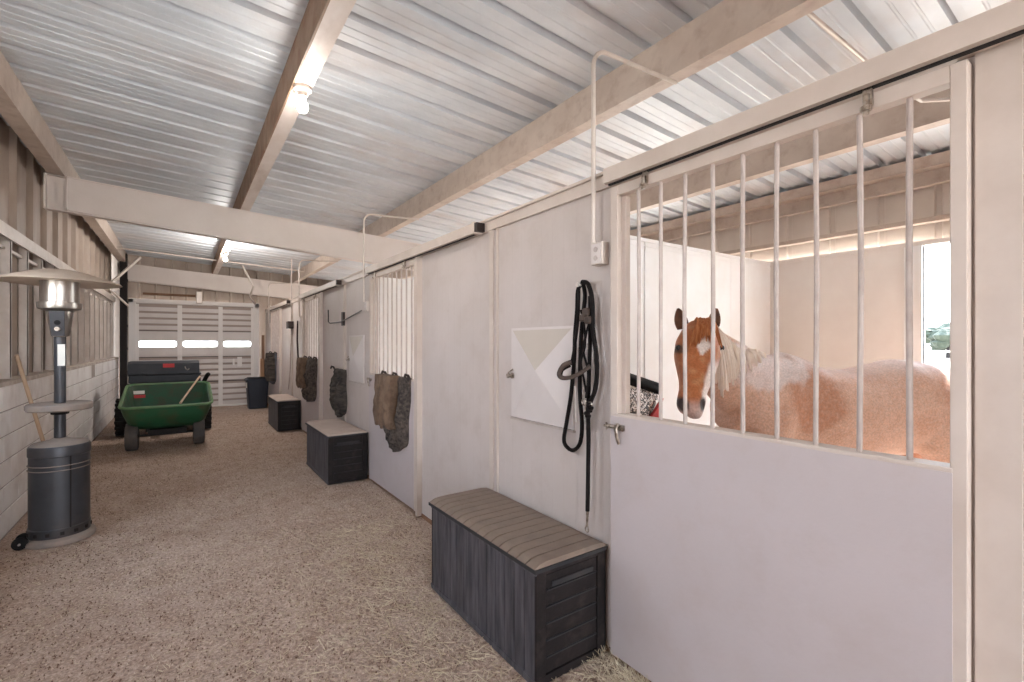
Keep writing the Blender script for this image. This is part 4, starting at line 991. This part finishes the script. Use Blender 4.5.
# ------------------------------------------------------------------ HORSE
def horse():
    org = cam2w(2.3, 3.2, 0)
    e = None
    mb = MB()
    K = 24
    def ring(c, t, up, ru, rd, rs, pw=1.0):
        t = t.normalized(); up = (up - t*up.dot(t)).normalized(); s = t.cross(up)
        out = []
        for k in range(K):
            a = 2*PI*k/K; ca, sa = math.cos(a), math.sin(a)
            q = abs(ca)**pw*(1 if ca > 0 else -1)
            out.append(c + up*(q*(ru if ca > 0 else rd)) + s*(sa*rs))
        return out
    def chain(rows, up):     # rows: (xc, zc, z, ru, rd, rs)
        C = [cam2w(r[0], r[1], r[2]) for r in rows]; rings = []
        for i, r in enumerate(rows):
            t = C[min(i+1, len(C)-1)]-C[max(i-1, 0)]
            u = up if not callable(up) else up(i)
            rings.append(ring(C[i], t, u, r[3], r[4], r[5]))
        m2 = MB(); m2.loft(rings); return m2
    zup = Vector((0, 0, 1))
    parts = []
    body = [(3.26, 3.40, 1.22, .05, .07, .05), (3.20, 3.39, 1.21, .14, .20, .16), (3.08, 3.38, 1.18, .21, .26, .24), (2.92, 3.36, 1.15, .27, .27, .285), (2.72, 3.34, 1.13, .31, .37, .30),
            (2.50, 3.30, 1.11, .285, .36, .295), (2.28, 3.26, 1.09, .275, .36, .30), (2.05, 3.22, 1.08, .315, .34, .295), (1.88, 3.18, 1.09, .375, .35, .265),
            (1.76, 3.14, 1.11, .385, .33, .235), (1.60, 3.08, 1.12, .33, .28, .225), (1.45, 3.02, 1.13, .24, .20, .20), (1.34, 2.97, 1.13, .13, .12, .12)]
    parts.append(chain(body, zup))
    neck = [(1.86, 3.14, 1.15, .30, .26, .15), (1.62, 3.06, 1.21, .265, .26, .14), (1.45, 2.98, 1.30, .225, .235, .125), (1.31, 2.90, 1.40, .19, .20, .108), (1.20, 2.84, 1.49, .155, .16, .095), (1.13, 2.79, 1.57, .11, .12, .09)]
    parts.append(chain(neck, Vector(cam2w(-.25, -.25, .9))))
    # head: from poll to muzzle; 'up' = face normal (towards the camera and up)
    fn = cam2w(-.05, -.72, .42)
    head0 = [(1.135, 2.83, 1.635, .06, .06, .058), (1.122, 2.78, 1.605, .10, .11, .092), (1.098, 2.725, 1.54, .115, .15, .122), (1.078, 2.68, 1.475, .11, .165, .126), (1.055, 2.63, 1.405, .095, .15, .105),
            (1.025, 2.575, 1.34, .078, .11, .084), (.995, 2.53, 1.28, .068, .08, .072), (.975, 2.50, 1.235, .066, .068, .075), (.962, 2.485, 1.195, .058, .06, .07), (.955, 2.475, 1.165, .035, .035, .046)]
    head = [(a-.022, b, c+.005, d, e_, f_) for a, b, c, d, e_, f_ in head0]
    parts.append(chain(head, fn))
    side = cam2w(.17, .98, 0)       # horse's right in plan (away from camera)
    def leg(xc, zc, rows):
        R = []; 
        m2 = MB(); C = [cam2w(xc+r[0], zc-r[0]*-.18, r[1]) for r in rows]
        fw = cam2w(-1, -.17, 0)
        for i, r in enumerate(rows):
            R.append(ring(C[i], Vector((0, 0, -1)), fw, r[2], r[2], r[3]))
        m2.loft(R); parts.append(m2)
    fore = [(.0, 1.12, .17, .10), (.0, .95, .13, .085), (.01, .82, .085, .06), (.0, .66, .058, .048), (-.005, .52, .048, .045), (-.01, .47, .052, .047), (0, .42, .038, .037), (0, .30, .030, .028), (0, .20, .032, .03), (-.005, .155, .042, .037), (-.02, .11, .036, .034), (-.035, .075, .046, .045), (-.045, .03, .06, .055), (-.05, .0, .065, .06)]
    hind = [(.0, 1.15, .24, .12), (-.02, .98, .27, .13), (-.03, .84, .22, .11), (.02, .72, .13, .075), (.10, .60, .062, .05), (.15, .50, .058, .045), (.14, .44, .048, .042), (.125, .32, .034, .032), (.11, .21, .034, .032), (.10, .16, .044, .038), (.08, .11, .038, .036), (.06, .075, .048, .046), (.05, .03, .062, .056), (.045, .0, .067, .06)]
    leg(1.62, 2.93, fore); leg(1.72, 3.27, fore); leg(2.96, 3.20, hind); leg(3.0, 3.52, hind)
    # jowls & eye sockets bumps
    def blob(c, r, sx=1, sy=1, sz=1):
        m2 = MB(); m2.lathe([(0, -r*sz)] + [(r*math.cos(a), r*sz*math.sin(a)) for a in [(-PI/2+PI*k/8) for k in range(1, 8)]] + [(0, r*sz)], c, 16); parts.append(m2)
    for s in (-1, 1): blob(cam2w(1.066+s*.10, 2.69, 1.52), .034)
    blob(cam2w(.958, 2.465, 1.19), .045)
    # merge meshes
    bm = bmesh.new()
    for p in parts:
        me = bpy.data.meshes.new('t'); bmesh.ops.recalc_face_normals(p.bm, faces=p.bm.faces); p.bm.to_mesh(me); p.bm.free(); bm.from_mesh(me); bpy.data.meshes.remove(me)
    me = bpy.data.meshes.new('horse_tmp'); bm.to_mesh(me); bm.free()
    tmp = bpy.data.objects.new('horse_tmp', me); COL.objects.link(tmp)
    r = tmp.modifiers.new('r', 'REMESH'); r.mode = 'VOXEL'; r.voxel_size = .013
    sm = tmp.modifiers.new('s', 'SMOOTH'); sm.factor = .6; sm.iterations = 9
    dg = bpy.context.evaluated_depsgraph_get(); dg.update()
    ev = tmp.evaluated_get(dg); me2 = bpy.data.meshes.new_from_object(ev)
    bpy.data.objects.remove(tmp); bpy.data.meshes.remove(me)
    # nostril dents + coat colours
    def w2c(p): return (p.x*CS - p.y*SN, p.x*SN + p.y*CS, p.z)
    cols = []
    def mixc(a, b, t): t = max(0, min(1, t)); return tuple(a[i]*(1-t)+b[i]*t for i in range(3))
    def sstep(a, b, x): t = max(0, min(1, (x-a)/(b-a))); return t*t*(3-2*t)
    ROAN = srgb((216, 176, 152))[:3]; BRN = srgb((184, 122, 86))[:3]; WHT = srgb((232, 220, 212))[:3]; DRK = srgb((58, 44, 42))[:3]; PINK = srgb((196, 168, 158))[:3]; LAV = srgb((224, 210, 206))[:3]
    CHS = srgb((178, 108, 66))[:3]
    for v in me2.vertices:
        x, zc, z = w2c(v.co)
        u = 512+F*x/zc; vv = HV-F*(z-EYE)/zc      # used only to read the coat pattern positions off
        n1 = noise.noise(v.co*5); n2 = noise.noise(v.co*24); n3 = noise.noise(v.co*70)
        c = ROAN
        c = mixc(c, BRN, .35*sstep(-.1, .5, n1))
        ishead = zc < 2.87 - max(0, (x-1.16))*1.5 and z > 1.1 and x < 1.27
        if not ishead:
            # shoulder brown patch, pale withers/neck, pale topline
            d = ((x-1.90)/.20)**2+((z-1.22)/.24)**2
            c = mixc(c, BRN, .75*(1-sstep(.5, 1.3, d+n1*.5)))
            d2 = ((x-1.58)/.30)**2+((z-1.42)/.15)**2
            c = mixc(c, LAV, .9*(1-sstep(.6, 1.3, d2+n1*.8+n2*.3)))
            top = sstep(1.33, 1.46, z+n1*.05+.02)
            if x > 1.75: c = mixc(c, LAV, .55*top)
            d3 = ((x-2.9)/.07+(z-1.2)*2.2)**2
            c = mixc(c, CHS, .4*(1-sstep(.3, 1.6, d3)))
            c = mixc(c, WHT, .22*max(0, n3+.4)) ; c = mixc(c, BRN, .18*max(0, n2+.2))
            if z < .5: c = mixc(BRN, DRK, sstep(.5, .2, z)*.6)
            if z < .07: c = DRK
        else:
            hl = (1.62-z)      # distance down the face
            ax = 1.093-.37*max(0, hl)   # face axis x at this height
            lx = x-ax
            c = CHS
            c = mixc(c, mixc(CHS, (.55, .3, .14), .5), sstep(0, .5, n2))
            # star, off-centre and the pale patch running down the left cheek
            dstar = abs(lx+.004)/.045+abs(z-1.535)/.06
            c = mixc(c, WHT, 1-sstep(.75, 1.1, dstar+n2*.25))
            db = lx-(.028-(1.40-z)*.08)
            if z < 1.47: c = mixc(c, WHT, sstep(0, .02, db+n2*.01)*sstep(1.47, 1.40, z)*.95)
            muz = sstep(1.27, 1.215, z+n2*.01)
            c = mixc(c, PINK, muz*.8)
            for s in (-1, 1):
                dn = math.hypot((x-(.946+s*.05))/.024, (z-1.228)/.038)
                c = mixc(c, DRK, 1-sstep(.7, 1.25, dn))
            c = mixc(c, DRK, .45*sstep(1.20, 1.15, z))
            for s in (-1, 1):
                de = math.hypot((x-(1.07+s*.125))/.03, (z-1.515)/.026)
                c = mixc(c, DRK, .8*(1-sstep(.6, 1.3, de)))
        cols.append((c[0], c[1], c[2], 1))
    for v in me2.vertices:     # press the nostrils in
        x, zc, z = w2c(v.co)
        if zc < 2.52 and 1.17 < z < 1.27:
            for s in (-1, 1):
                d = math.hypot((x-(.946+s*.05))/.018, (z-1.228)/.03)
                if d < 1: v.co += cam2w(0, .014*(1-d*d), 0)
    ca = me2.color_attributes.new('coat', 'FLOAT_COLOR', 'POINT')
    ca.data.foreach_set('color', [q for c in cols for q in c])
    m = bpy.data.materials.new('roan_coat'); m.use_nodes = True; nt = m.node_tree; N = nt.nodes; L = nt.links; b = N['Principled BSDF']
    b.inputs['Roughness'].default_value = .65; b.inputs['Sheen Weight'].default_value = .2; b.inputs['Specular IOR Level'].default_value = .25
    at = N.new('ShaderNodeAttribute'); at.attribute_name = 'coat'
    tc = N.new('ShaderNodeTexCoord'); nz = N.new('ShaderNodeTexNoise'); nz.inputs['Scale'].default_value = 90; nz.inputs['Detail'].default_value = 5; L.new(tc.outputs['Object'], nz.inputs['Vector'])
    mp = N.new('ShaderNodeMapRange'); mp.inputs['From Min'].default_value = .3; mp.inputs['From Max'].default_value = .7; mp.inputs['To Min'].default_value = .82; mp.inputs['To Max'].default_value = 1.15; L.new(nz.outputs[0], mp.inputs['Value'])
    ml = N.new('ShaderNodeVectorMath'); ml.operation = 'SCALE'; L.new(at.outputs['Color'], ml.inputs[0]); L.new(mp.outputs[0], ml.inputs['Scale'])
    L.new(ml.outputs[0], b.inputs['Base Color'])
    bp = N.new('ShaderNodeBump'); bp.inputs['Strength'].default_value = .2; bp.inputs['Distance'].default_value = .004; L.new(nz.outputs[0], bp.inputs['Height']); L.new(bp.outputs[0], b.inputs['Normal'])
    me2.materials.clear(); me2.materials.append(m)
    for p in me2.polygons: p.use_smooth = True
    h = bpy.data.objects.new('horse', me2); COL.objects.link(h)
    tag(h, 'roan horse with white star turning its head towards the aisle from its stall', 'horse')
    # ears (children: separate look)
    for s in (-1, 1):
        mb = MB(); base = cam2w(1.103+s*.088, 2.79, 1.635)
        out = cam2w(s*.22, .05, .97).normalized(); fr = cam2w(s*.10, -1, .12).normalized(); sd = out.cross(fr).normalized()
        rings = []
        for j in range(9):
            f = j/8; w = .038*math.sin(PI*(.28+.70*f))**.8+.002; cpos = base+out*(.125*f)
            R = []
            for k in range(16):
                a = 2*PI*k/16; d = math.cos(a)
                R.append(cpos + sd*(w*math.sin(a)) + fr*((w*.55*d) if d < 0 else (-w*.25*d)))
            rings.append(R)
        mb.loft(rings); mb.build('ear', mat('ear_fur', (92, 66, 56), .8, var=(130, 90, 66), scale=30, amt=.6), h, smooth=True)
        c = cam2w(1.067+s*.121, 2.668, 1.522)
        MB().lathe([(0, -.017)] + [(.017*math.cos(a), .017*math.sin(a)) for a in [(-PI/2+PI*k/8) for k in range(1, 8)]] + [(0, .017)], c, 14).build('eye', M['eye'], h, smooth=True)
    # mane: locks falling on the near side of the neck
    rnd = random.Random(4)
    def lock(mb, p0, p1, p2, p3, r):
        pts = spline([p0, p1, p2, p3], 5); n = len(pts)
        mb.tube(pts, [r*(.5+.8*math.sin(PI*min(1, .12+.83*i/(n-1)))) for i in range(n)], 6, flat=.5)
    mb = MB()
    crest = [(1.15, 2.80, 1.67), (1.21, 2.84, 1.65), (1.30, 2.93, 1.60), (1.40, 2.99, 1.555), (1.50, 3.04, 1.525), (1.58, 3.07, 1.51)]
    for i in range(90):
        f = (i+rnd.random())/64*.62; g = f*(len(crest)-1); k = min(int(g), len(crest)-2); t = g-k
        a = [crest[k][q]*(1-t)+crest[k+1][q]*t for q in range(3)]
        L_ = (.42-.42*f)*rnd.uniform(.8, 1.12); dx = rnd.uniform(-.02, .03)
        p0 = cam2w(a[0], a[1]+.01, a[2]-.005); p1 = cam2w(a[0]+dx*.3-.01, a[1]-.10, a[2]-.03)
        p2 = cam2w(a[0]+dx-.01, a[1]-.16, a[2]-L_*.55); p3 = cam2w(a[0]+dx*1.4, a[1]-.155, a[2]-L_)
        lock(mb, p0, p1, p2, p3, rnd.uniform(.009, .016))
    o = mb.build('mane', M['mane'], h, smooth=True); o['label'] = 'long cream mane'
    mb = MB()
    for i in range(24):
        s = rnd.uniform(-.9, .62); x = 1.10+s*.045
        p0 = cam2w(1.10+s*.03, 2.78, 1.67); p1 = cam2w(x-.005+rnd.uniform(-.01,.01), 2.68, 1.675+rnd.uniform(-.008, .012)); p2 = cam2w(x+s*.03-.012, 2.61, 1.645); p3 = cam2w(x+s*.075-.015, 2.575+.05*s*s, 1.625-rnd.uniform(.04, .10)*(.6+abs(s)*.7))
        lock(mb, p0, p1, p2, p3, rnd.uniform(.006, .011))
    o = mb.build('forelock', M['forelock'], h, smooth=True)
    mb = MB()
    for i in range(40):
        dx, dy = rnd.uniform(-.04, .04), rnd.uniform(-.05, .05)
        lock(mb, cam2w(3.25, 3.40, 1.30), cam2w(3.33+dx*.4, 3.41+dy*.4, 1.20), cam2w(3.36+dx, 3.41+dy, .85), cam2w(3.34+dx*1.5, 3.41+dy*1.5, rnd.uniform(.4, .55)), .02)
    mb.build('tail', M['mane'], h, smooth=True)
horse()

# ------------------------------------------------------------------ outside
def bush(x, y, r, h, seed, lab, nm='distant_tree'):
    e = empty(nm, (x, y, 0), lab, 'tree', 'trees beyond the paddock')
    mb = MB(); mb.tube([(x, y, -.05), (x, y, h*.5)], [.2, .12], 8); mb.build('trunk', M['dark'], e)
    mb = MB(); rnd = random.Random(seed)
    for i in range(16):
        c = Vector((x+rnd.gauss(0, r*.45), y+rnd.gauss(0, r*.45), h*rnd.uniform(.35, .8))); rr_ = r*rnd.uniform(.35, .6)
        mb.lathe([(0, -rr_*.8)] + [(rr_*math.cos(a)*(1+.15*math.sin(a*5+i)), rr_*.8*math.sin(a)) for a in [(-PI/2+PI*k/7) for k in range(1, 7)]] + [(0, rr_*.8)], c, 11)
    mb.build('crown', M['leafm'], e)
bush(60, 12.9, 1.6, 3.3, 1, 'small dusty green tree seen through the stall doorway')
bush(56, 19.5, 1.8, 3.0, 2, 'low dusty green bush left of the small tree beyond the stall doorway')
bush(80, 16.5, 2.2, 4.0, 5, 'wider green bush behind the small tree beyond the stall doorway')
mb = MB(); rnd = random.Random(3)
bm = mb.bm; pf, pb = [], []
for i in range(61):
    y = -500+i*20; h = 9+4*math.sin(i*.35)+3*math.sin(i*.9+1)
    pf.append([bm.verts.new((430, y, -2)), bm.verts.new((500, y, h)), bm.verts.new((620, y, -2))])
for A, B in zip(pf, pf[1:]):
    bm.faces.new((A[0], A[1], B[1], B[0])); bm.faces.new((A[1], A[2], B[2], B[1])); bm.faces.new((A[2], A[0], B[0], B[2]))
struct(mb.build('hill', M['hill']), 'low hazy hills on the horizon', 'hill')
mb = MB(); mb.box(40, 40.08, -20, 60, .95, 1.07); mb.box(40, 40.08, -20, 60, .45, .57)
for y in range(-20, 61, 3): mb.box(39.9, 40, y, y+.12, -.05, 1.2)
tag(mb.build('paddock_fence', M['paper']), 'white rail fence across the paddock beyond the stall doorway', 'fence')

# ------------------------------------------------------------------ world + sun
w = bpy.data.worlds.new('world'); SC.world = w; w.use_nodes = True
N = w.node_tree.nodes; L = w.node_tree.links; bgd = N['Background']
tc = N.new('ShaderNodeTexCoord'); sp = N.new('ShaderNodeSeparateXYZ'); L.new(tc.outputs['Generated'], sp.inputs[0])
cr = N.new('ShaderNodeValToRGB'); L.new(sp.outputs[2], cr.inputs[0])
cr.color_ramp.elements[0].color = (.92, .95, 1, 1); cr.color_ramp.elements[1].color = (.55, .75, 1, 1)
L.new(cr.outputs[0], bgd.inputs[0]); bgd.inputs[1].default_value = 4.2
sl = bpy.data.lights.new('sun', 'SUN'); sl.energy = 9; sl.angle = math.radians(1.2); sl.color = (1, .98, .96)
so = bpy.data.objects.new('sun', sl); COL.objects.link(so)
so.rotation_euler = Vector((-.85, .12, -.72)).to_track_quat('-Z', 'Y').to_euler()

vs = SC.view_settings; vs.view_transform = 'Standard'; vs.look = 'None'; vs.gamma = 1; vs.use_curve_mapping = False; vs.exposure = 1.5
